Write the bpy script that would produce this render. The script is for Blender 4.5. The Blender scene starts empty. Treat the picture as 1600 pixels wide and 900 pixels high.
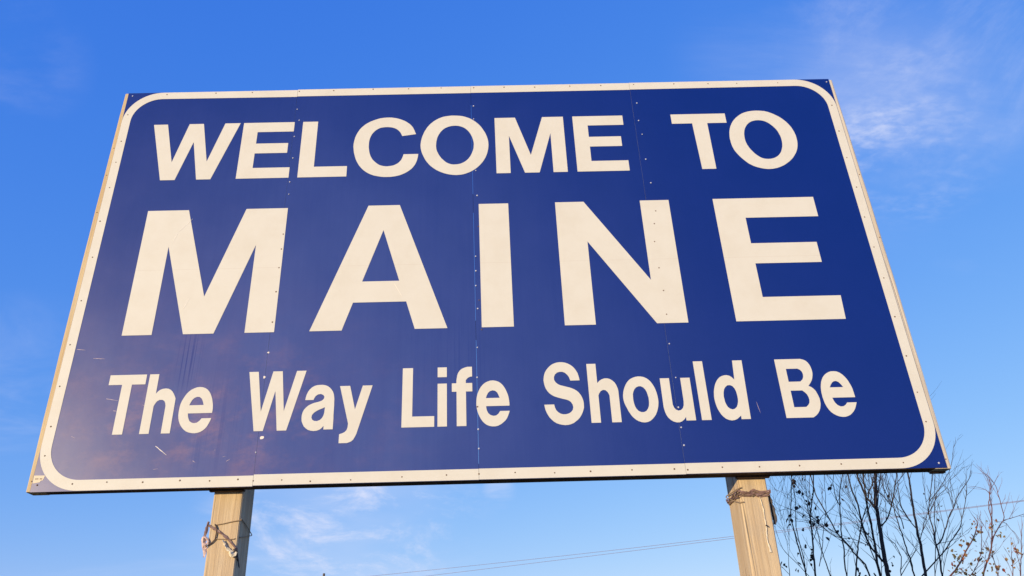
import bpy, math, random
import numpy as np
from mathutils import Vector, Matrix
from mathutils.geometry import tessellate_polygon

scene = bpy.context.scene
C = scene.collection

# ------------------------------------------------------------------ camera
cam_data = bpy.data.cameras.new("camera")
cam_data.sensor_fit = 'HORIZONTAL'
cam_data.sensor_width = 36.0
cam_data.lens = 27.127
cam_data.shift_x = 0.02535
cam_data.clip_start = 0.05
cam_data.clip_end = 20000.0
cam = bpy.data.objects.new("camera", cam_data)
C.objects.link(cam)
cam.matrix_world = Matrix((
    (0.99967362, 0.02266026, -0.01179685, -0.0567),
    (0.00012056, -0.46594844, -0.88481187, -4.1026),
    (-0.02554680, 0.88452166, -0.46579909, 1.6),
    (0.0, 0.0, 0.0, 1.0)))
scene.camera = cam

# ------------------------------------------------------------------ light
SUN_EL = math.radians(7.5)
SUN_AZ = math.radians(220)          # clockwise from +Y, seen from above
to_sun = Vector((math.sin(SUN_AZ) * math.cos(SUN_EL), math.cos(SUN_AZ) * math.cos(SUN_EL), math.sin(SUN_EL)))
sun_data = bpy.data.lights.new("sun", 'SUN')
sun_data.energy = 4.75
sun_data.angle = math.radians(0.53)
sun_data.color = (1.0, 0.77, 0.47)
sun = bpy.data.objects.new("sun", sun_data)
C.objects.link(sun)
sun.location = to_sun * 50
sun.rotation_euler = to_sun.to_track_quat('Z', 'Y').to_euler()

scene.view_settings.view_transform = 'Standard'
scene.view_settings.look = 'None'
scene.view_settings.exposure = 0.0
scene.view_settings.gamma = 1.0
scene.view_settings.use_curve_mapping = False


def nd(nt, kind, **kw):
    n = nt.nodes.new(kind)
    for k, v in kw.items():
        if k.startswith('i_'):
            key = k[2:]
            key = int(key) if key.isdigit() else key.replace('_', ' ')
            n.inputs[key].default_value = v
        else:
            setattr(n, k, v)
    return n


def math_node(nt, op, a, b=None, c=None, clamp=False):
    n = nt.nodes.new('ShaderNodeMath')
    n.operation = op
    n.use_clamp = clamp
    for i, v in enumerate((a, b, c)):
        if v is None:
            continue
        if isinstance(v, (int, float)):
            n.inputs[i].default_value = v
        else:
            nt.links.new(v, n.inputs[i])
    return n.outputs[0]


def mix_col(nt, fac, a, b, blend='MIX'):
    n = nt.nodes.new('ShaderNodeMix')
    n.data_type = 'RGBA'
    n.blend_type = blend
    for sock, v in ((n.inputs[0], fac), (n.inputs[6], a), (n.inputs[7], b)):
        if hasattr(v, 'node'):
            nt.links.new(v, sock)
        elif isinstance(v, (int, float)):
            sock.default_value = v
        else:
            sock.default_value = (*v, 1.0)
    return n.outputs[2]


def smooth(nt, v, lo, hi):
    n = nt.nodes.new('ShaderNodeMapRange')
    n.interpolation_type = 'SMOOTHSTEP'
    nt.links.new(v, n.inputs[0])
    n.inputs[1].default_value = lo
    n.inputs[2].default_value = hi
    return n.outputs[0]


# ------------------------------------------------------------------ sky with thin high cloud
world = bpy.data.worlds.new("World")
scene.world = world
world.use_nodes = True
wt = world.node_tree
wt.nodes.clear()
sky = nd(wt, 'ShaderNodeTexSky', sky_type='NISHITA', sun_disc=False, sun_elevation=SUN_EL,
         sun_rotation=SUN_AZ, altitude=0, air_density=1.0, dust_density=0.0, ozone_density=4.0)
# slide-film response applied to the whole sky: per-channel gain and gamma
sp = nd(wt, 'ShaderNodeSeparateColor')
wt.links.new(sky.outputs[0], sp.inputs[0])
cb = nd(wt, 'ShaderNodeCombineColor')
for i, (gain, power, shoulder) in enumerate(((2.3, 1.28, 0.08), (1.96, 0.72, 0.006), (4.82, 0.2, 0.0))):
    x = math_node(wt, 'MULTIPLY', math_node(wt, 'POWER', sp.outputs[i], power), gain)
    x = math_node(wt, 'DIVIDE', x, math_node(wt, 'ADD', math_node(wt, 'MULTIPLY', x, shoulder), 1.0))
    wt.links.new(x, cb.inputs[i])
tint = cb.outputs[0]
tc = nd(wt, 'ShaderNodeTexCoord')
nrm = nd(wt, 'ShaderNodeVectorMath', operation='NORMALIZE')
wt.links.new(tc.outputs['Generated'], nrm.inputs[0])
direction = nrm.outputs[0]
sep = nd(wt, 'ShaderNodeSeparateXYZ')
wt.links.new(direction, sep.inputs[0])
zz = math_node(wt, 'ADD', math_node(wt, 'MAXIMUM', sep.outputs[2], 0.0), 0.12)
px = math_node(wt, 'DIVIDE', sep.outputs[0], zz)
py = math_node(wt, 'DIVIDE', sep.outputs[1], zz)
comb = nd(wt, 'ShaderNodeCombineXYZ')
wt.links.new(px, comb.inputs[0])
wt.links.new(py, comb.inputs[1])
plane = comb.outputs[0]


def cloud_noise(scale, stretch, angle, detail, rough, lo, hi, dist=0.0):
    mp = nd(wt, 'ShaderNodeMapping')
    mp.inputs['Rotation'].default_value = (0, 0, math.radians(angle))
    mp.inputs['Scale'].default_value = (scale * stretch, scale, 1)
    wt.links.new(plane, mp.inputs[0])
    n = nd(wt, 'ShaderNodeTexNoise', i_Scale=1.0, i_Detail=detail, i_Roughness=rough, i_Distortion=dist)
    wt.links.new(mp.outputs[0], n.inputs['Vector'])
    return smooth(wt, n.outputs[0], lo, hi)


def spot(d, inner, outer):
    v = Vector(d).normalized()
    dp = nd(wt, 'ShaderNodeVectorMath', operation='DOT_PRODUCT')
    dp.inputs[1].default_value = v
    wt.links.new(direction, dp.inputs[0])
    return smooth(wt, dp.outputs['Value'], math.cos(math.radians(outer)), math.cos(math.radians(inner)))


wisp = cloud_noise(2.6, 0.45, -38, 8, 0.62, 0.40, 0.82, 0.6)
wisp_low = cloud_noise(2.2, 0.7, 20, 8, 0.6, 0.36, 0.72, 0.8)
streak = cloud_noise(1.9, 1.5, 58, 9, 0.68, 0.44, 0.76, 0.35)
veil = cloud_noise(1.3, 0.8, -30, 4, 0.5, 0.30, 0.75, 0.2)
puff = cloud_noise(42.0, 0.65, -35, 4, 0.55, 0.34, 0.72, 0.2)
fbm = cloud_noise(4.2, 0.8, -20, 7, 0.6, 0.34, 0.70, 0.4)
everywhere = cloud_noise(0.9, 0.6, -35, 6, 0.6, 0.60, 0.95, 0.8)
amount = math_node(wt, 'MULTIPLY', everywhere, 0.30)


def add_cloud(field, mask, amp):
    global amount
    amount = math_node(wt, 'ADD', amount, math_node(wt, 'MULTIPLY', math_node(wt, 'MULTIPLY', field, mask), amp))


high = math_node(wt, 'MULTIPLY', puff, fbm)
add_cloud(high, spot((.4731, .6900, .5480), 1.0, 7.0), .42)
add_cloud(veil, spot((.4731, .6700, .5700), 1.0, 8.5), .20)
add_cloud(wisp, spot((.45, .645, .62), 2.0, 14.0), .26)
add_cloud(streak, spot((.4944, .6133, .616), 1.0, 11.0), .34)
add_cloud(wisp, spot((-.4912, .6159, .6159), 1.0, 5.0), .38)
add_cloud(wisp_low, spot((-.5019, .8022, .3233), 1.0, 6.0), .26)
add_cloud(streak, spot((-.165, .964, .207), 2.0, 11.0), .85)
add_cloud(veil, spot((-.19, .964, .19), 1.0, 11.0), .28)
add_cloud(fbm, spot((.0221, .9743, .2244), .3, 1.4), .4)
amount = math_node(wt, 'MINIMUM', amount, 0.85)
sky_col = mix_col(wt, amount, tint, (5.0, 5.3, 6.6))
bg = nd(wt, 'ShaderNodeBackground', i_Strength=0.15)
wt.links.new(sky_col, bg.inputs[0])
wo = nd(wt, 'ShaderNodeOutputWorld')
wt.links.new(bg.outputs[0], wo.inputs[0])


# ------------------------------------------------------------------ helpers
def mesh_obj(name, verts, faces, mats, parent=None, mat_idx=None, smooth_shade=False):
    me = bpy.data.meshes.new(name)
    me.from_pydata([tuple(v) for v in verts], [], faces)
    for m in (mats if isinstance(mats, (list, tuple)) else [mats]):
        me.materials.append(m)
    if mat_idx is not None:
        me.polygons.foreach_set('material_index', mat_idx)
    if smooth_shade:
        me.polygons.foreach_set('use_smooth', [True] * len(me.polygons))
    me.update()
    o = bpy.data.objects.new(name, me)
    C.objects.link(o)
    if parent is not None:
        o.parent = parent
        if 'origin' in parent:
            o.matrix_parent_inverse = Matrix.Translation(-Vector(parent['origin']))
    return o


def thing(name, label, cat, loc, group=None):
    o = bpy.data.objects.new(name, None)
    o.empty_display_size = 0.2
    C.objects.link(o)
    o.location = loc
    o['origin'] = tuple(loc)
    o['label'] = label
    o['category'] = cat
    if group:
        o['group'] = group
    return o


def tag(o, label, cat, group=None):
    o['label'] = label
    o['category'] = cat
    if group:
        o['group'] = group
    return o


class Geo:
    def __init__(self):
        self.v, self.f, self.m = [], [], []

    def box(self, x0, x1, y0, y1, z0, z1, mi=0, front=None):
        b = len(self.v)
        self.v += [(x0, y0, z0), (x1, y0, z0), (x1, y1, z0), (x0, y1, z0),
                   (x0, y0, z1), (x1, y0, z1), (x1, y1, z1), (x0, y1, z1)]
        fs = [(0, 3, 2, 1), (4, 5, 6, 7), (0, 1, 5, 4), (1, 2, 6, 5), (2, 3, 7, 6), (3, 0, 4, 7)]
        for k, f in enumerate(fs):
            self.f.append(tuple(b + i for i in f))
            self.m.append(front if (k == 2 and front is not None) else mi)

    def tube(self, pts, radii, sides=5, cap=True):
        pts = [Vector(p) for p in pts]
        n = len(pts)
        if n < 2:
            return
        b = len(self.v)
        up = None
        for i, p in enumerate(pts):
            t = (pts[min(i + 1, n - 1)] - pts[max(i - 1, 0)])
            if t.length < 1e-9:
                t = Vector((0, 0, 1))
            t.normalize()
            if up is None:
                up = t.orthogonal().normalized()
            else:
                up = up - t * up.dot(t)
                up = up.normalized() if up.length > 1e-6 else t.orthogonal().normalized()
            s = t.cross(up)
            r = radii[i] if hasattr(radii, '__len__') else radii
            for k in range(sides):
                a = 2 * math.pi * k / sides
                self.v.append(tuple(p + (up * math.cos(a) + s * math.sin(a)) * r))
        for i in range(n - 1):
            for k in range(sides):
                k2 = (k + 1) % sides
                self.f.append((b + i * sides + k, b + i * sides + k2, b + (i + 1) * sides + k2, b + (i + 1) * sides + k))
                self.m.append(0)
        if cap:
            self.f.append(tuple(b + k for k in range(sides))[::-1])
            self.f.append(tuple(b + (n - 1) * sides + k for k in range(sides)))
            self.m += [0, 0]

    def obj(self, name, mats, parent=None, smooth_shade=False):
        return mesh_obj(name, self.v, self.f, mats, parent, self.m, smooth_shade)


def spline(pts, step):
    """Catmull-Rom through points (any dimension)."""
    P = np.array(pts, float)
    if len(P) < 3:
        return P
    E = np.vstack([2 * P[0] - P[1], P, 2 * P[-1] - P[-2]])
    out = []
    for i in range(len(P) - 1):
        p0, p1, p2, p3 = E[i:i + 4]
        k = max(1, int(np.linalg.norm((p2 - p1)[:3]) / step))
        for j in range(k):
            t = j / k
            out.append(.5 * (2 * p1 + (p2 - p0) * t + (2 * p0 - 5 * p1 + 4 * p2 - p3) * t * t + (3 * p1 - p0 - 3 * p2 + p3) * t ** 3))
    out.append(P[-1])
    return np.array(out)


# ------------------------------------------------------------------ materials
def new_mat(name):
    m = bpy.data.materials.new(name)
    m.use_nodes = True
    nt = m.node_tree
    nt.nodes.clear()
    out = nd(nt, 'ShaderNodeOutputMaterial')
    bs = nd(nt, 'ShaderNodeBsdfPrincipled')
    nt.links.new(bs.outputs[0], out.inputs[0])
    return m, nt, bs


def geo_pos(nt):
    g = nd(nt, 'ShaderNodeNewGeometry')
    return g.outputs['Position']


def noise(nt, vec, scale, detail=4, rough=.55, stretch=(1, 1, 1), rot=(0, 0, 0)):
    mp = nd(nt, 'ShaderNodeMapping')
    mp.inputs['Scale'].default_value = stretch
    mp.inputs['Rotation'].default_value = rot
    nt.links.new(vec, mp.inputs[0])
    n = nd(nt, 'ShaderNodeTexNoise', i_Scale=scale, i_Detail=detail, i_Roughness=rough)
    nt.links.new(mp.outputs[0], n.inputs['Vector'])
    return n.outputs[0]


def bump(nt, bs, h, strength, dist):
    b = nd(nt, 'ShaderNodeBump', i_Strength=strength, i_Distance=dist)
    nt.links.new(h, b.inputs['Height'])
    nt.links.new(b.outputs[0], bs.inputs['Normal'])


def simple_mat(name, col, rough=.6, var=.25, scale=20, metal=0.0, bumpd=0.0):
    m, nt, bs = new_mat(name)
    n = noise(nt, geo_pos(nt), scale, 5, .6)
    c = mix_col(nt, n, tuple(x * (1 - var) for x in col), tuple(min(1, x * (1 + var)) for x in col))
    nt.links.new(c, bs.inputs['Base Color'])
    bs.inputs['Roughness'].default_value = rough
    bs.inputs['Metallic'].default_value = metal
    if bumpd:
        bump(nt, bs, n, .5, bumpd)
    return m


def gauss2(nt, sx, sz, cx, cz, rx, rz):
    a = math_node(nt, 'DIVIDE', math_node(nt, 'SUBTRACT', sx, cx), rx)
    b = math_node(nt, 'DIVIDE', math_node(nt, 'SUBTRACT', sz, cz), rz)
    r2 = math_node(nt, 'ADD', math_node(nt, 'MULTIPLY', a, a), math_node(nt, 'MULTIPLY', b, b))
    return math_node(nt, 'POWER', 2.718, math_node(nt, 'MULTIPLY', r2, -1.0))


# blue retroreflective sheeting, sun sheen painted in, dusty towards its lower left
mat_blue, nt, bs = new_mat("blue_sheeting")
pos = geo_pos(nt)
sx = nd(nt, 'ShaderNodeSeparateXYZ')
nt.links.new(pos, sx.inputs[0])
X, Z = sx.outputs[0], sx.outputs[2]
mott = noise(nt, pos, 3.0, 6, .6)
fine = noise(nt, pos, 160.0, 3, .6)
base = mix_col(nt, mott, (0.001, 0.015, 0.165), (0.0018, 0.018, 0.2))
base = mix_col(nt, math_node(nt, 'MULTIPLY', smooth(nt, fine, .45, .8), .10), base, (0.05, 0.08, 0.42))
# broad sun sheen painted into the left and middle panels, patchy with vertical runs
sheen = gauss2(nt, X, Z, -1.05, 3.15, 1.70, 1.75)
sheen_n = math_node(nt, 'ADD', math_node(nt, 'MULTIPLY', smooth(nt, noise(nt, pos, 1.1, 6, .6, (1.2, 1, .7)), .25, .75), .40), .62)
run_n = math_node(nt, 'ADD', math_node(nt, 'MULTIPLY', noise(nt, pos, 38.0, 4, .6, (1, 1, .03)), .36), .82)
base = mix_col(nt, math_node(nt, 'MULTIPLY', math_node(nt, 'MULTIPLY', math_node(nt, 'MULTIPLY', sheen, sheen_n), run_n), .30, clamp=True), base, (0.17, 0.245, 0.56))
glare = gauss2(nt, X, Z, -1.95, 2.95, 1.05, .80)  # low-sun glare put into the colour at the lower left, broken up by noise
glare_n = smooth(nt, noise(nt, pos, 2.4, 7, .66, (1, 1, .8)), .25, .80)
base = mix_col(nt, math_node(nt, 'MULTIPLY', math_node(nt, 'MULTIPLY', glare, glare_n), 0.4, clamp=True), base, (0.15, 0.1, 0.23))
dust_n = smooth(nt, noise(nt, pos, 3.4, 9, .68, (1.0, 1, 1.5), (0, math.radians(25), 0)), .44, .80)
dust_m = gauss2(nt, X, Z, -1.62, 2.95, .80, .42)
base = mix_col(nt, math_node(nt, 'MULTIPLY', math_node(nt, 'MULTIPLY', dust_n, dust_m), 0.62, clamp=True), base, (0.36, 0.19, 0.22))
# rain tracks: narrow washed vertical runs below the big lettering
trk = smooth(nt, noise(nt, pos, 75.0, 2, .5, (1, 1, .012)), .50, .62)
trk_m = math_node(nt, 'ADD', math_node(nt, 'MULTIPLY', gauss2(nt, X, Z, -1.72, 3.33, .06, .17), .8), math_node(nt, 'MULTIPLY', gauss2(nt, X, Z, -1.52, 2.90, .13, .30), .32))
trk_m = math_node(nt, 'ADD', trk_m, math_node(nt, 'MULTIPLY', gauss2(nt, X, Z, -.15, 3.3, .25, .3), .22))
base = mix_col(nt, math_node(nt, 'MULTIPLY', math_node(nt, 'MULTIPLY', trk, trk_m), 1.0, clamp=True), base, (0.002, 0.018, 0.20))
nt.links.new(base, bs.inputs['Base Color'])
rgh = math_node(nt, 'ADD', math_node(nt, 'MULTIPLY', mott, .12), 0.25)
nt.links.new(rgh, bs.inputs['Roughness'])
bs.inputs['Specular IOR Level'].default_value = 0.5
bump(nt, bs, noise(nt, pos, 2.2, 4, .5), .25, .004)


def white_mat(name, joint=None):
    m, nt, bs = new_mat(name)
    pos = geo_pos(nt)
    sx = nd(nt, 'ShaderNodeSeparateXYZ')
    nt.links.new(pos, sx.inputs[0])
    n1 = noise(nt, pos, 5.0, 7, .65)
    n2 = noise(nt, pos, 90.0, 3, .6)
    c = mix_col(nt, smooth(nt, n1, .35, .75), (0.715, 0.7, 0.62), (0.68, 0.655, 0.565))
    c = mix_col(nt, math_node(nt, 'MULTIPLY', smooth(nt, n2, .6, .8), .12), c, (0.62, 0.52, 0.40))
    if joint is not None:
        d = math_node(nt, 'ABSOLUTE', math_node(nt, 'SUBTRACT', sx.outputs[2], joint))
        c = mix_col(nt, math_node(nt, 'MULTIPLY', math_node(nt, 'LESS_THAN', d, .0020), .13), c, (0.45, 0.33, 0.25))
    nt.links.new(c, bs.inputs['Base Color'])
    bs.inputs['Roughness'].default_value = .55
    bs.inputs['Specular IOR Level'].default_value = .3
    bump(nt, bs, n1, .15, .003)
    return m


mat_white = white_mat("cream_sheeting")
mat_white_joint = white_mat("cream_sheeting_jointed", 2.608 + 1.325)
mat_alu = simple_mat("raw_aluminium_edge", (.34, .35, .40), .5, .15, 40)
mat_rivet = simple_mat("pale_rivet", (.50, .52, .62), .45, .1, 60)
mat_rust = simple_mat("rusty_rivet", (.16, .09, .055), .7, .4, 60)
mat_chip = simple_mat("bare_chip", (.85, .78, .68), .6, .15, 80)
mat_scratch = simple_mat("scratch", (.50, .40, .45), .6, .2, 80)
mat_scratch_pale = simple_mat("pale_scratch", (.88, .84, .74), .6, .1, 80)
mat_ink = simple_mat("faded_print", (.30, .22, .16), .7, .3, 200)
mat_decal = simple_mat("yellowed_decal", (.74, .64, .46), .6, .15, 60)


def wood_mat(name, a, b, dark, grain=1.0):
    m, nt, bs = new_mat(name)
    pos = geo_pos(nt)
    g1 = noise(nt, pos, 22.0, 6, .6, (1, 1, .05))
    g2 = noise(nt, pos, 95.0, 5, .7, (1, 1, .02))
    g3 = noise(nt, pos, 9.0, 5, .65, (1, 1, .35))
    g4 = noise(nt, pos, 48.0, 3, .5, (1, 1, .012))
    c = mix_col(nt, smooth(nt, g1, .38, .62), a, b)
    c = mix_col(nt, math_node(nt, 'MULTIPLY', smooth(nt, g2, .50, .74), .60 * grain), c, dark)
    c = mix_col(nt, math_node(nt, 'MULTIPLY', smooth(nt, g3, .50, .72), .55 * grain), c, tuple(.30 * sum(b) / 3 + .62 * x for x in b))
    c = mix_col(nt, math_node(nt, 'MULTIPLY', smooth(nt, g4, .64, .72), .8 * grain), c, tuple(x * .35 for x in dark))
    nt.links.new(c, bs.inputs['Base Color'])
    bs.inputs['Roughness'].default_value = .8
    bs.inputs['Specular IOR Level'].default_value = .12
    bump(nt, bs, math_node(nt, 'SUBTRACT', math_node(nt, 'ADD', g1, g2), smooth(nt, g4, .6, .72)), .8, .005)
    return m


mat_post = wood_mat("weathered_post", (0.66, 0.52, 0.335), (0.57, 0.43, 0.265), (.40, .27, .15))
mat_batten = wood_mat("pale_batten", (0.66, 0.53, 0.32), (0.58, 0.43, 0.24), (.50, .36, .20), .6)
mat_batten_grey = wood_mat("painted_batten", (.66, .60, .50), (.60, .53, .42), (.45, .36, .26), .5)
mat_rail = wood_mat("dark_rail", (.13, .085, .055), (.09, .055, .035), (.05, .03, .02))

# ------------------------------------------------------------------ setting: ground
m, nt, bs = new_mat("dry_grass")
pos = geo_pos(nt)
a = noise(nt, pos, .25, 6, .6)
b = noise(nt, pos, 6.0, 6, .65)
c = mix_col(nt, smooth(nt, a, .35, .65), (.045, .060, .022), (.080, .072, .036))
c = mix_col(nt, math_node(nt, 'MULTIPLY', smooth(nt, b, .4, .7), .6), c, (.10, .085, .045))
nt.links.new(c, bs.inputs['Base Color'])
bs.inputs['Roughness'].default_value = .95
bump(nt, bs, b, .8, .05)
nseg = 96
gv = [(0, 0, 0)]
gf = []
rings = [6, 20, 60, 200, 800, 3000, 6000]
for r in rings:
    for k in range(nseg):
        t = 2 * math.pi * k / nseg
        gv.append((r * math.cos(t), r * math.sin(t), 0))
for k in range(nseg):
    gf.append((0, 1 + k, 1 + (k + 1) % nseg))
for i in range(len(rings) - 1):
    for k in range(nseg):
        k2 = (k + 1) % nseg
        gf.append((1 + i * nseg + k, 1 + (i + 1) * nseg + k, 1 + (i + 1) * nseg + k2, 1 + i * nseg + k2))
ground = mesh_obj("ground", gv, gf, m)
ground['kind'] = 'structure'

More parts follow.
